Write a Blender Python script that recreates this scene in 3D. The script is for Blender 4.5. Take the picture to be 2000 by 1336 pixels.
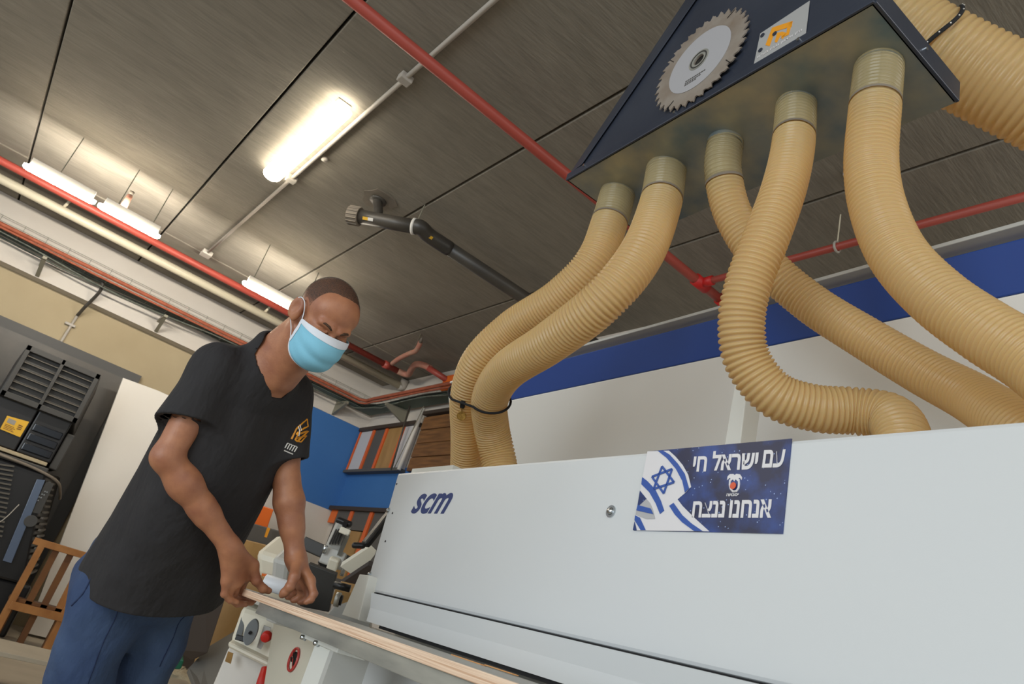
import bpy, math, random
import numpy as np
from mathutils import Vector, Matrix
random.seed(7)
S = bpy.context.scene
for o in list(bpy.data.objects): bpy.data.objects.remove(o)

# ---------------- camera ----------------
CZ = 0.955
yaw, pit, rol = [math.radians(a) for a in (57.2393, 23.2490, 17.3007)]
FW = Vector((math.cos(pit)*math.cos(yaw), math.cos(pit)*math.sin(yaw), math.sin(pit)))
_r = Vector((math.sin(yaw), -math.cos(yaw), 0)); _u = _r.cross(FW)
RT = math.cos(rol)*_r + math.sin(rol)*_u; UP = -math.sin(rol)*_r + math.cos(rol)*_u
cd = bpy.data.cameras.new('camera'); cam = bpy.data.objects.new('camera', cd); S.collection.objects.link(cam)
cam.matrix_world = Matrix(((RT.x, UP.x, -FW.x, 0), (RT.y, UP.y, -FW.y, 0), (RT.z, UP.z, -FW.z, CZ), (0, 0, 0, 1)))
cd.sensor_width = 36; cd.lens = 1398.27*36/2000; cd.clip_start = 0.05; cd.clip_end = 100
cd.dof.use_dof = True; cd.dof.focus_distance = 2.0; cd.dof.aperture_fstop = 10.0
S.camera = cam
# ---------------- world, lights, exposure ----------------
S.view_settings.view_transform = 'Standard'; S.view_settings.look = 'None'
S.view_settings.exposure = 0.3; S.view_settings.gamma = 1.0; S.view_settings.use_curve_mapping = False
W = bpy.data.worlds.new('world'); S.world = W; W.use_nodes = True
W.node_tree.nodes['Background'].inputs[0].default_value = (0.86, 0.94, 1.0, 1)
W.node_tree.nodes['Background'].inputs[1].default_value = 0.60
def area(name, loc, target, sx, sy, power, col):
    l = bpy.data.lights.new(name, 'AREA'); l.shape = 'RECTANGLE'; l.size = sx; l.size_y = sy; l.energy = power; l.color = col
    o = bpy.data.objects.new(name, l); S.collection.objects.link(o); o.location = loc
    o.rotation_euler = (Vector(target)-Vector(loc)).to_track_quat('-Z', 'Y').to_euler(); return o
area('doorway_daylight', (-5.5, -1.0, 1.7), (1.0, 1.8, 1.2), 4.0, 3.0, 168, (0.86, 0.94, 1.0))
area('hall_light_behind', (-1.2, -3.0, 3.4), (1.2, 2.5, 1.0), 3.0, 1.2, 45, (1.0, 0.95, 0.86))
area('hall_light_right', (3.0, -2.6, 3.3), (1.3, 1.6, 1.5), 2.4, 1.2, 34, (1.0, 0.95, 0.86))
area('hall_light_left', (-2.4, 4.2, 3.45), (0.8, 5.0, 0.6), 1.6, 2.4, 26, (1.0, 0.95, 0.86))
LAMP = 14.0; LAMP2 = 55.0

# ---------------- materials ----------------
def lin(h):
    h = h.lstrip('#'); v = [int(h[i:i+2], 16)/255 for i in (0, 2, 4)]
    return tuple(((x/12.92) if x <= .04045 else ((x+.055)/1.055)**2.4) for x in v)+(1.0,)
MATS = {}
def mat(name, col, rough=.5, metal=0., noise=None, bump=None, spec=None, coat=0., emit=None, col2=None, trans=0.):
    """noise=(scale, contrast, stretch xyz) mixes col with col2; bump=(scale, strength, stretch)"""
    if name in MATS: return MATS[name]
    m = bpy.data.materials.new(name); m.use_nodes = True; nt = m.node_tree; b = nt.nodes['Principled BSDF']
    c1 = lin(col)
    b.inputs['Base Color'].default_value = c1; b.inputs['Roughness'].default_value = rough; b.inputs['Metallic'].default_value = metal
    if coat: b.inputs['Coat Weight'].default_value = coat
    if trans: b.inputs['Transmission Weight'].default_value = trans
    if emit: b.inputs['Emission Color'].default_value = lin(emit[0]); b.inputs['Emission Strength'].default_value = emit[1]
    geo = nt.nodes.new('ShaderNodeNewGeometry')
    def nz(scale, st, detail=4):
        mp = nt.nodes.new('ShaderNodeMapping'); mp.inputs['Scale'].default_value = st
        nt.links.new(geo.outputs['Position'], mp.inputs['Vector'])
        n = nt.nodes.new('ShaderNodeTexNoise'); n.inputs['Scale'].default_value = scale; n.inputs['Detail'].default_value = detail
        nt.links.new(mp.outputs[0], n.inputs['Vector']); return n
    if noise:
        n = nz(noise[0], noise[2] if len(noise) > 2 else (1, 1, 1))
        r = nt.nodes.new('ShaderNodeMapRange'); w = noise[1]
        r.inputs['From Min'].default_value = .5-w; r.inputs['From Max'].default_value = .5+w
        nt.links.new(n.outputs['Fac'], r.inputs['Value'])
        mx = nt.nodes.new('ShaderNodeMix'); mx.data_type = 'RGBA'
        mx.inputs['A'].default_value = c1; mx.inputs['B'].default_value = lin(col2 or col)
        nt.links.new(r.outputs[0], mx.inputs['Factor']); nt.links.new(mx.outputs['Result'], b.inputs['Base Color'])
    if bump:
        n = nz(bump[0], bump[2] if len(bump) > 2 else (1, 1, 1))
        bp = nt.nodes.new('ShaderNodeBump'); bp.inputs['Strength'].default_value = bump[1]; bp.inputs['Distance'].default_value = bump[3] if len(bump) > 3 else .01
        nt.links.new(n.outputs['Fac'], bp.inputs['Height']); nt.links.new(bp.outputs[0], b.inputs['Normal'])
    MATS[name] = m; return m
concrete = mat('ceiling_concrete', '#7f786c', .9, noise=(2.2, .3, (1.2, 4, 1)), col2='#8e877a', bump=(9, .25, (1.5, 9, 1), .02))
def add_streaks(m):
    nt = m.node_tree; b = nt.nodes['Principled BSDF']; mx = [n for n in nt.nodes if n.bl_idname == 'ShaderNodeMix'][0]
    geo = [n for n in nt.nodes if n.bl_idname == 'ShaderNodeNewGeometry'][0]
    mp = nt.nodes.new('ShaderNodeMapping'); mp.inputs['Scale'].default_value = (3.2, 34, 1); mp.inputs['Rotation'].default_value = (0, 0, .12)
    n = nt.nodes.new('ShaderNodeTexNoise'); n.inputs['Scale'].default_value = 1.6; n.inputs['Detail'].default_value = 5
    r = nt.nodes.new('ShaderNodeMapRange'); r.inputs['From Min'].default_value = .32; r.inputs['From Max'].default_value = .7; r.inputs['To Min'].default_value = .88; r.inputs['To Max'].default_value = 1.12
    m2 = nt.nodes.new('ShaderNodeMix'); m2.data_type = 'RGBA'; m2.blend_type = 'MULTIPLY'; m2.inputs['Factor'].default_value = 1
    nt.links.new(geo.outputs['Position'], mp.inputs['Vector']); nt.links.new(mp.outputs[0], n.inputs['Vector']); nt.links.new(n.outputs['Fac'], r.inputs['Value'])
    nt.links.new(mx.outputs['Result'], m2.inputs['A']); nt.links.new(r.outputs[0], m2.inputs['B']); nt.links.new(m2.outputs['Result'], b.inputs['Base Color'])
add_streaks(concrete)
concrete_b = mat('ceiling_concrete_plain', '#7a7367', .9, noise=(3, .2), col2='#8c8577', bump=(12, .3))
dark_gap = mat('dark_joint', '#2c2a27', .95)
white_wall = mat('white_plaster', '#d2cbc2', .85, noise=(1.5, .3), col2='#c8c0b5', bump=(40, .1))
beige_wall = mat('beige_plaster', '#b5a688', .85, noise=(1.0, .25), col2='#a39374')
blue_wall = mat('blue_paint', '#3a6fae', .7, noise=(1.4, .3), col2='#3469a8')
floor_m = mat('floor_screed', '#b5aa97', .6, noise=(3, .2), col2='#a69b88')
powder_lid = mat('lid_powder_coat', '#e6e3dc', .42)
powder = mat('white_powder_coat', '#d8dad9', .42, noise=(1.2, .3), col2='#d4d7d9', bump=(900, .12, (1, 1, 1), .0006))
powder_in = mat('cream_powder_coat', '#dcdcd4', .38, bump=(700, .08, (1, 1, 1), .0005))
navy = mat('lid_blue_paint', '#27478f', .4)
navy_ink = mat('navy_ink', '#22376f', .45)
hood_blue = mat('hood_dark_blue_paint', '#454b58', .33, metal=.3, noise=(3.5, .25), col2='#353b49', bump=(6, .12, (1, 1, 1), .02))
galv = mat('galvanised_sheet', '#b9ae90', .40, metal=.4, noise=(4.5, .17, (1, 1, 1)), col2='#647a86', bump=(5, .15, (1, 1, 1), .02))
steel = mat('brushed_steel', '#bdbcb2', .36, metal=.45, noise=(5, .2, (1, 1, 6)), col2='#8f8f8a')
bright_steel = mat('zinc_screw', '#c8cdd0', .25, metal=1.)
saw_steel = mat('saw_blade_steel', '#b3aaa0', .5, metal=.45, noise=(14, .25), col2='#98897a')
saw_disc = mat('blade_print_grey', '#b6b5b8', .5, metal=.2)
red_pipe = mat('red_pipe_paint', '#a8483c', .45, noise=(4, .2), col2='#9c4438')
red_fresh = mat('red_joint_paint', '#c0201d', .5)
pink_pipe = mat('dusty_pipe_red', '#b97563', .7, noise=(9, .2), col2='#b5917b')
cream_pipe = mat('cream_pipe', '#cfc6ae', .4)
grey_pipe = mat('grey_conduit_paint', '#b3aca2', .6)
pvc_black = mat('black_drain_pipe', '#3a3733', .4, noise=(3, .2), col2='#4c463e')
pvc_dust = mat('dusty_pipe_cap', '#8b8071', .8, noise=(9, .3), col2='#6d6459')
lamp_m = mat('lamp_diffuser', '#ffffff', .5, emit=('#fff6e4', LAMP))
lamp_m2 = mat('slim_lamp_diffuser', '#ffffff', .5, emit=('#fff3de', LAMP2))
lamp_body = mat('lamp_housing', '#c9c5bb', .6)
black_pl = mat('black_plastic', '#1b1b1c', .35)
dark_pl = mat('dark_grey_plastic', '#3b3a38', .5)
black_gl = mat('black_gloss', '#14181f', .12)
slat_m = mat('louvre_slat_grey', '#57524a', .5)
yellow_lb = mat('yellow_label', '#d9a92c', .5)
grey_lb = mat('grey_print', '#8f8b84', .6)
white_pn = mat('white_laminate', '#dedad3', .5, noise=(1, .3), col2='#d3cdc3')
wood_m = mat('pine_wood', '#a8743f', .55, noise=(6, .2, (2, 2, 1)), col2='#8f5c2c')
wood_d = mat('dark_wood', '#5f3b1d', .6, noise=(6, .2), col2='#73491f')
wood_lt = mat('light_oak_board', '#b08a55', .55, noise=(8, .25, (1, 1, .3)), col2='#94713f')
wood_old = mat('reclaimed_planks', '#8a5f33', .6, noise=(5, .2, (1, .6, 7)), col2='#5e3d1f')
grey_board = mat('grey_laminate', '#57544f', .6)
white_board = mat('white_sample', '#c3c2c4', .5)
orange_e = mat('orange_edge', '#d5622a', .5)
orange_b = mat('orange_paint', '#e0691f', .5)
cable_or = mat('orange_conduit', '#a95c40', .7, noise=(20, .2), col2='#8f4a32')
cable_dk = mat('dark_cables', '#4d524a', .7, noise=(25, .2), col2='#6c7065')
wire_m = mat('tray_wire', '#8f8f80', .5, metal=.4)
bracket_m = mat('bracket_steel', '#8c8878', .6, metal=.3)
tray_m = mat('green_grey_tray', '#55645a', .6, metal=.2)
cream_m = mat('cream_machine_paint', '#ded7c3', .4)
lgrey_m = mat('light_grey_machine', '#b9b8b2', .45)
grey_dial = mat('grey_dial', '#8b9093', .4, metal=.3)
red_pl = mat('red_plastic', '#cf2a20', .4)
green_pl = mat('green_crate_plastic', '#1f6a50', .5)
ochre_dk = mat('dark_brown_panel', '#3c3128', .6)
ramp_m = mat('grey_ramp', '#6b6862', .7)
sack_m = mat('sack_plastic', '#c9bda2', .5, bump=(14, .8, (1, 1, 1), .03))
black_rb = mat('black_strap', '#1a1a1c', .85)
gold_m = mat('brass_tag', '#b8934a', .4, metal=.6, noise=(90, .1), col2='#8f6c30')
sticker_w = mat('print_white', '#e2dfe0', .35)
sticker_b = mat('print_flag_blue', '#2c54a5', .35)
sticker_g = mat('print_grey', '#b4b3b4', .35)
orange_p = mat('print_orange', '#dc5a34', .35)
logo_y = mat('logo_yellow', '#e79a23', .5)
logo_w = mat('logo_white', '#d8d4cd', .5)
label_gr = mat('sign_grey', '#b5b5b4', .4, metal=.2)
red_ink = mat('sign_red_ink', '#b83c36', .5)
white_tub = mat('white_tube', '#e6e9ee', .4)
chip_m = mat('wood_chip', '#e0a468', .6)

def m_sticker():
    m = bpy.data.materials.new('sticker_night_sky'); m.use_nodes = True; nt = m.node_tree; b = nt.nodes['Principled BSDF']; b.inputs['Roughness'].default_value = .3
    g = nt.nodes.new('ShaderNodeNewGeometry')
    n = nt.nodes.new('ShaderNodeTexNoise'); n.inputs['Scale'].default_value = 16; n.inputs['Detail'].default_value = 4
    cr = nt.nodes.new('ShaderNodeValToRGB'); e = cr.color_ramp.elements; e[0].position = .42; e[0].color = lin('#1c2144'); e[1].position = .75; e[1].color = lin('#2c4f9c')
    nt.links.new(g.outputs['Position'], n.inputs['Vector']); nt.links.new(n.outputs['Fac'], cr.inputs[0])
    v = nt.nodes.new('ShaderNodeTexVoronoi'); v.inputs['Scale'].default_value = 95; nt.links.new(g.outputs['Position'], v.inputs['Vector'])
    lt = nt.nodes.new('ShaderNodeMath'); lt.operation = 'LESS_THAN'; lt.inputs[1].default_value = .10; nt.links.new(v.outputs['Distance'], lt.inputs[0])
    mx = nt.nodes.new('ShaderNodeMix'); mx.data_type = 'RGBA'; mx.inputs['B'].default_value = lin('#9fb6e6')
    nt.links.new(lt.outputs[0], mx.inputs['Factor']); nt.links.new(cr.outputs[0], mx.inputs['A']); nt.links.new(mx.outputs['Result'], b.inputs['Base Color']); return m
sticker_n = m_sticker()

def m_ply():
    m = bpy.data.materials.new('plywood_edge'); m.use_nodes = True; nt = m.node_tree; b = nt.nodes['Principled BSDF']; b.inputs['Roughness'].default_value = .65
    g = nt.nodes.new('ShaderNodeNewGeometry'); sx = nt.nodes.new('ShaderNodeSeparateXYZ'); nt.links.new(g.outputs['Position'], sx.inputs[0])
    mp = nt.nodes.new('ShaderNodeMapping'); mp.inputs['Scale'].default_value = (3, 3, 620)
    n = nt.nodes.new('ShaderNodeTexNoise'); n.inputs['Scale'].default_value = 1; n.inputs['Detail'].default_value = 2
    nt.links.new(g.outputs['Position'], mp.inputs[0]); nt.links.new(mp.outputs[0], n.inputs['Vector'])
    cr = nt.nodes.new('ShaderNodeValToRGB'); e = cr.color_ramp.elements; e[0].position = .36; e[0].color = lin('#c99f7e'); e[1].position = .56; e[1].color = lin('#f0d5ba')
    nt.links.new(n.outputs['Fac'], cr.inputs[0]); nt.links.new(cr.outputs[0], b.inputs['Base Color']); return m
ply_edge = m_ply()
ply_top = mat('plywood_face_grey', '#b3b1a8', .4, noise=(5, .3, (1, 4, 1)), col2='#a19f96')

def m_hose():
    m = bpy.data.materials.new('amber_hose_pvc'); m.use_nodes = True; nt = m.node_tree; b = nt.nodes['Principled BSDF']; out = nt.nodes['Material Output']
    b.inputs['Base Color'].default_value = lin('#e8cd96'); b.inputs['Roughness'].default_value = .27
    b.inputs['Subsurface Weight'].default_value = .35; b.inputs['Subsurface Radius'].default_value = (.03, .02, .008); b.inputs['Subsurface Scale'].default_value = .6
    t = nt.nodes.new('ShaderNodeBsdfTransparent'); t.inputs[0].default_value = lin('#f3dcae')
    tl = nt.nodes.new('ShaderNodeBsdfTranslucent'); tl.inputs[0].default_value = lin('#edc278')
    m1 = nt.nodes.new('ShaderNodeMixShader'); m1.inputs[0].default_value = .34
    nt.links.new(b.outputs[0], m1.inputs[1]); nt.links.new(tl.outputs[0], m1.inputs[2])
    m2 = nt.nodes.new('ShaderNodeMixShader'); m2.inputs[0].default_value = .20
    nt.links.new(m1.outputs[0], m2.inputs[1]); nt.links.new(t.outputs[0], m2.inputs[2]); nt.links.new(m2.outputs[0], out.inputs[0]); return m
hose_m = m_hose()
def m_cuff():
    m = bpy.data.materials.new('clear_hose_end'); m.use_nodes = True; nt = m.node_tree; b = nt.nodes['Principled BSDF']; out = nt.nodes['Material Output']
    b.inputs['Base Color'].default_value = lin('#cdbd92'); b.inputs['Roughness'].default_value = .15
    t = nt.nodes.new('ShaderNodeBsdfTransparent'); t.inputs[0].default_value = lin('#e6dcc0')
    m2 = nt.nodes.new('ShaderNodeMixShader'); m2.inputs[0].default_value = .55
    nt.links.new(b.outputs[0], m2.inputs[1]); nt.links.new(t.outputs[0], m2.inputs[2]); nt.links.new(m2.outputs[0], out.inputs[0]); return m
cuff_m = m_cuff()

def m_skin():
    m = bpy.data.materials.new('skin'); m.use_nodes = True; nt = m.node_tree; b = nt.nodes['Principled BSDF']
    b.inputs['Roughness'].default_value = .48; b.inputs['Subsurface Weight'].default_value = .12; b.inputs['Subsurface Radius'].default_value = (.02, .008, .004); b.inputs['Subsurface Scale'].default_value = .4
    g = nt.nodes.new('ShaderNodeNewGeometry')
    n = nt.nodes.new('ShaderNodeTexNoise'); n.inputs['Scale'].default_value = 22; n.inputs['Detail'].default_value = 5
    cr = nt.nodes.new('ShaderNodeValToRGB'); e = cr.color_ramp.elements; e[0].position = .25; e[0].color = lin('#945e46'); e[1].position = .72; e[1].color = lin('#b67d5a')
    nt.links.new(g.outputs['Position'], n.inputs['Vector']); nt.links.new(n.outputs['Fac'], cr.inputs[0]); nt.links.new(cr.outputs[0], b.inputs['Base Color'])
    n2 = nt.nodes.new('ShaderNodeTexNoise'); n2.inputs['Scale'].default_value = 260; bp = nt.nodes.new('ShaderNodeBump'); bp.inputs['Strength'].default_value = .25; bp.inputs['Distance'].default_value = .002
    nt.links.new(g.outputs['Position'], n2.inputs['Vector']); nt.links.new(n2.outputs['Fac'], bp.inputs['Height']); nt.links.new(bp.outputs[0], b.inputs['Normal']); return m
skin = m_skin()
def m_hair():
    m = bpy.data.materials.new('buzz_cut_hair'); m.use_nodes = True; nt = m.node_tree; b = nt.nodes['Principled BSDF']; out = nt.nodes['Material Output']
    b.inputs['Base Color'].default_value = lin('#3d332c'); b.inputs['Roughness'].default_value = .8
    g = nt.nodes.new('ShaderNodeNewGeometry'); n = nt.nodes.new('ShaderNodeTexNoise'); n.inputs['Scale'].default_value = 420; n.inputs['Detail'].default_value = 2
    at = nt.nodes.new('ShaderNodeAttribute'); at.attribute_name = 'dens'
    ad = nt.nodes.new('ShaderNodeMath'); ad.operation = 'ADD'; nt.links.new(n.outputs['Fac'], ad.inputs[0]); nt.links.new(at.outputs['Fac'], ad.inputs[1])
    r = nt.nodes.new('ShaderNodeMapRange'); r.inputs['From Min'].default_value = .74; r.inputs['From Max'].default_value = 1.35; nt.links.new(ad.outputs[0], r.inputs['Value']); nt.links.new(g.outputs['Position'], n.inputs['Vector'])
    t = nt.nodes.new('ShaderNodeBsdfTransparent'); mx = nt.nodes.new('ShaderNodeMixShader')
    nt.links.new(r.outputs[0], mx.inputs[0]); nt.links.new(t.outputs[0], mx.inputs[1]); nt.links.new(b.outputs[0], mx.inputs[2]); nt.links.new(mx.outputs[0], out.inputs[0]); return m
hair_m = m_hair()
brow_m = mat('eyebrow_hair', '#46301f', .8)
cotton = mat('black_cotton', '#211f21', .85, noise=(6, .25), col2='#2a2829', bump=(11, .8, (1, 1, .45), .03))
denim = mat('blue_denim', '#1f3359', .85, noise=(4, .16, (1, 1, .6)), col2='#465a78', bump=(14, .8, (1, 1, .6), .02))
denim_seam = mat('denim_seam', '#1d2b4c', .9)
mask_blue = mat('mask_blue', '#84c4dc', .75, bump=(220, .3, (1, 1, 1), .001))
mask_white = mat('mask_white', '#dfe4ec', .75)
shoe_m = mat('shoe_leather', '#2a2624', .5)
eye_m = mat('eye_dark', '#1a100c', .2)

# ---------------- mesh helpers ----------------
WL = {}
class MB:
    def __init__(s): s.v = []; s.f = []; s.mi = []
    def add(s, vs, fs, mi=0):
        o = len(s.v); s.v += [tuple(v) for v in vs]; s.f += [tuple(i+o for i in f) for f in fs]; s.mi += [mi]*len(fs); return s
    def hexa(s, p, mi=0):   # 8 points: bottom 0-3, top 4-7
        return s.add(p, [(0, 3, 2, 1), (4, 5, 6, 7), (0, 1, 5, 4), (1, 2, 6, 5), (2, 3, 7, 6), (3, 0, 4, 7)], mi)
    def box(s, a, b, T=None, mi=0):
        (x0, y0, z0), (x1, y1, z1) = a, b
        p = [(x0, y0, z0), (x1, y0, z0), (x1, y1, z0), (x0, y1, z0), (x0, y0, z1), (x1, y0, z1), (x1, y1, z1), (x0, y1, z1)]
        return s.hexa([T(*q) for q in p] if T else p, mi)
    def slab(s, pts, t, mi=0):  # polygon extruded by vector t
        n = len(pts); t = Vector(t); q = [Vector(p) for p in pts]
        return s.add(q+[p+t for p in q], [tuple(range(n))[::-1], tuple(range(n, 2*n))]+[(i, (i+1) % n, n+(i+1) % n, n+i) for i in range(n)], mi)
    def bar(s, p0, p1, w, h, mi=0, up=(0, 0, 1)):
        p0, p1 = Vector(p0), Vector(p1); d = (p1-p0).normalized(); x = d.cross(Vector(up))
        if x.length < 1e-3: x = d.cross(Vector((1, 0, 0)))
        x.normalize(); y = x.cross(d)
        c = [x*sx*w/2+y*sy*h/2 for sx, sy in ((-1, -1), (1, -1), (1, 1), (-1, 1))]
        return s.hexa([p0+k for k in c]+[p1+k for k in c], mi)
    def tube(s, pts, r, n=12, caps=True, mi=0, close=False):
        pts = [Vector(p) for p in pts]; m = len(pts); rs = r if isinstance(r, (list, tuple, np.ndarray)) else [r]*m
        tg = [((pts[(i+1) % m] if close else pts[min(i+1, m-1)])-(pts[(i-1) % m] if close else pts[max(i-1, 0)])).normalized() for i in range(m)]
        u = tg[0].orthogonal().normalized(); vs = []
        for i in range(m):
            u = (u-tg[i]*u.dot(tg[i])).normalized(); w = tg[i].cross(u)
            vs += [pts[i]+(u*math.cos(a)+w*math.sin(a))*rs[i] for a in [2*math.pi*k/n for k in range(n)]]
        fs = []
        for i in range(m if close else m-1):
            for k in range(n):
                a = i*n+k; b = i*n+(k+1) % n; j = (i+1) % m
                fs.append((a, b, j*n+(k+1) % n, j*n+k))
        if caps and not close: fs += [tuple(range(n))[::-1], tuple(range((m-1)*n, m*n))]
        return s.add(vs, fs, mi)
    def build(s, name, m, parent=None, smooth=False, bevel=0., **props):
        me = bpy.data.meshes.new(name)
        v = np.array(s.v, float); lo, hi = v.min(0), v.max(0); org = Vector(((lo[0]+hi[0])/2, (lo[1]+hi[1])/2, lo[2]))
        me.from_pydata([tuple(a) for a in (v-np.array(org))], [], s.f)
        for mm in (m if isinstance(m, (list, tuple)) else [m]): me.materials.append(mm)
        if any(s.mi): me.polygons.foreach_set('material_index', s.mi)
        if smooth: me.polygons.foreach_set('use_smooth', [True]*len(me.polygons))
        me.update()
        return link(name, me, org, parent, bevel, smooth, **props)
def link(name, me, org, parent=None, bevel=0., smooth=False, **props):
    o = bpy.data.objects.new(name, me); S.collection.objects.link(o)
    WL[o.name] = Vector(org)
    if parent: o.parent = parent; o.location = Vector(org)-WL[parent.name]
    else: o.location = org
    for k, vv in props.items(): o[k] = vv
    if bevel:
        b = o.modifiers.new('bevel', 'BEVEL'); b.width = bevel; b.segments = 2; b.limit_method = 'ANGLE'; b.angle_limit = math.radians(40); b.harden_normals = False
    return o
def empty(name, loc, label, cat, group=None, **kw):
    o = bpy.data.objects.new(name, None); S.collection.objects.link(o); o.location = loc; o.empty_display_size = .05
    WL[o.name] = Vector(loc); o['label'] = label; o['category'] = cat
    if group: o['group'] = group
    for k, v in kw.items(): o[k] = v
    return o
def tagd(label, cat, group=None):
    d = dict(label=label, category=cat)
    if group: d['group'] = group
    return d
def spline(P, n=12):
    P = [np.array(p, float) for p in P]; P = [2*P[0]-P[1]]+P+[2*P[-1]-P[-2]]; out = []
    for i in range(1, len(P)-2):
        p0, p1, p2, p3 = P[i-1:i+3]
        for t in np.linspace(0, 1, n, endpoint=False):
            out.append(.5*((2*p1)+(-p0+p2)*t+(2*p0-5*p1+4*p2-p3)*t*t+(-p0+3*p1-3*p2+p3)*t**3))
    out.append(P[-2]); return np.array(out)
# machine frame: s along the machine, d away from the camera, z up
MA = math.radians(3.56710253)
MDv = Vector((math.sin(MA), math.cos(MA), 0)); MNv = Vector((math.cos(MA), -math.sin(MA), 0))
def ML(s, d, z): return MDv*s + MNv*d + Vector((0, 0, z))
def mbox(a, b): return MB().box(a, b, ML)
def cyl(p0, p1, r, n=20): return MB().tube([p0, p1], r, n)
def disc_ring(m, c, r, n=24, th=.002, up=None):
    pass
def text(body, p0, Wv, Hv, m, parent, name='lettering', bold=0., ext=.0006, shear=0.):
    cu = bpy.data.curves.new('t', 'FONT'); cu.body = body; cu.offset = bold; cu.shear = shear; cu.extrude = .02
    ob = bpy.data.objects.new('t', cu); S.collection.objects.link(ob); dg = bpy.context.evaluated_depsgraph_get()
    me = bpy.data.meshes.new_from_object(ob.evaluated_get(dg)); bpy.data.objects.remove(ob)
    v = np.array([x.co[:] for x in me.vertices]); lo, hi = v.min(0), v.max(0); sz = np.maximum(hi-lo, 1e-6); v = (v-lo)/sz
    Wv, Hv = Vector(Wv), Vector(Hv); N = Wv.cross(Hv).normalized()*ext; p0 = Vector(p0)
    for x, q in zip(me.vertices, v): x.co = Wv*q[0]+Hv*q[1]+N*q[2]
    me.materials.clear(); me.materials.append(m); me.name = name
    return link(name, me, p0, parent)
# ================= the room =================
CH = 3.675
fl = MB().box((-4.6, -4.2, -.08), (4.4, 9.0, 0)).build('floor', floor_m, kind='structure')
ceil = MB().box((-4.6, -4.2, CH+.06), (4.4, 9.0, CH+.25)).build('ceiling', dark_gap, kind='structure')
edges = [-4.6, -4.33, -3.13, -1.935, -.735, .462, 1.652, 2.868, 4.07, 4.4]
for i in range(len(edges)-1):
    for k, (y0, y1) in enumerate(((-4.2, 7.165), (7.19, 9.0))):
        MB().box((edges[i]+.008, y0, CH), (edges[i+1]-.008, y1, CH+.06)).build('ceiling_slab', concrete if k == 0 else concrete_b, ceil, bevel=.006)
# left wall: projecting white beam above, beige, white and blue paint below
wl = MB().box((-4.6, 8.34, 3.045), (3.66, 9.0, CH)).build('wall_left', white_wall, kind='structure')
MB().box((-4.6, 8.5, 0), (2.05, 9.0, 3.045)).build('beige_wall_panel', beige_wall, wl)
MB().box((2.05, 8.35, 1.985), (3.66, 9.0, 3.045)).build('blue_wall_panel', blue_wall, wl)
MB().box((2.05, 8.35, 0), (3.66, 9.0, 1.985)).build('white_wall_panel', white_wall, wl)
wb = MB().box((3.66, -4.2, 0), (4.0, 9.0, CH)).build('wall_back', white_wall, kind='structure')
MB().box((3.652, 4.9, 2.0), (3.66, 8.35, 2.52)).build('blue_wall_panel', blue_wall, wb)
# dark panel painted as the shaded recess behind the cooler, with its grey frame
tr = MB().box((-1.6, 8.44, .3), (1.05, 8.5, 2.58)).build('trim_1', dark_pl, kind='structure')
MB().box((-1.5, 8.42, .4), (.93, 8.44, 2.48)).build('recess_shade_panel', pvc_black, tr)
# small screws left in plaster
# ================= ceiling services =================
def led(name, a, b, w, label, grp, drop=.05, lm=None):
    a, b = Vector(a), Vector(b); d = (b-a).normalized(); side = d.cross(Vector((0, 0, 1)))
    e = empty(name, (a+b)/2+Vector((0, 0, drop)), label, 'light', grp)
    n = 10; pr = []
    for k in range(n+1):
        t = math.pi*k/n; pr.append((math.cos(t)*w/2, -math.sin(t)*w*(.62 if drop > .06 else .32)))
    m = MB(); L = (b-a).length; st = [0, .012, .03, .05, L-.05, L-.03, L-.012, L]; sc = [.55, .85, .97, 1, 1, .97, .85, .55]
    for s_, c_ in zip(st, sc):
        for x, z in pr: m.v.append(tuple(a+d*s_+side*x*c_+Vector((0, 0, z*c_))))
    for i in range(len(st)-1):
        for k in range(n): q = i*(n+1)+k; m.f.append((q, q+1, q+n+2, q+n+1))
    m.f += [tuple(range(n+1)), tuple(range((len(st)-1)*(n+1), len(st)*(n+1)))[::-1]]; m.mi = [0]*len(m.f)
    m.build('diffuser', lamp_m2 if drop > .06 else lamp_m, e, smooth=True)
    MB().bar(a+d*.03+Vector((0, 0, drop/2+.001)), b-d*.03+Vector((0, 0, drop/2+.001)), w*.7, drop).build('housing', lamp_body, e, bevel=.004)
    if drop > .06:  # extra area lamp added beside the batten to brighten the upper wall
        l = bpy.data.lights.new('batten_wall_fill', 'AREA'); l.shape = 'RECTANGLE'; l.size = L; l.size_y = .05; l.energy = 9.5; l.color = (1, .94, .84)
        lo = bpy.data.objects.new('batten_wall_fill', l); S.collection.objects.link(lo); c = (a+b)/2; lo.location = c+Vector((0, w*.6, .01))
        lo.rotation_euler = Vector((0, 1, .16)).to_track_quat('-Z', 'Z').to_euler()
    return e
led('ceiling_light', (.752, 3.72, CH-.056), (.752, 4.98, CH-.056), .135, 'long bright batten light on the concrete slab beside a thin conduit', None)
l2 = led('ceiling_light', (-.645, 6.19, 3.25), (-.118, 6.19, 3.25), .06, 'leftmost slim batten light in the row hanging along the left wall', 'slim battens hanging by the left wall', .07)
l3 = led('ceiling_light', (-.10, 6.19, 3.25), (.395, 6.19, 3.25), .06, 'middle slim batten light, end to end with the leftmost one', 'slim battens hanging by the left wall', .07)
l4 = led('ceiling_light', (1.13, 6.19, 3.25), (1.75, 6.19, 3.25), .06, 'slim batten light behind the head of the man, partly hidden by his ear', 'slim battens hanging by the left wall', .07)
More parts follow.
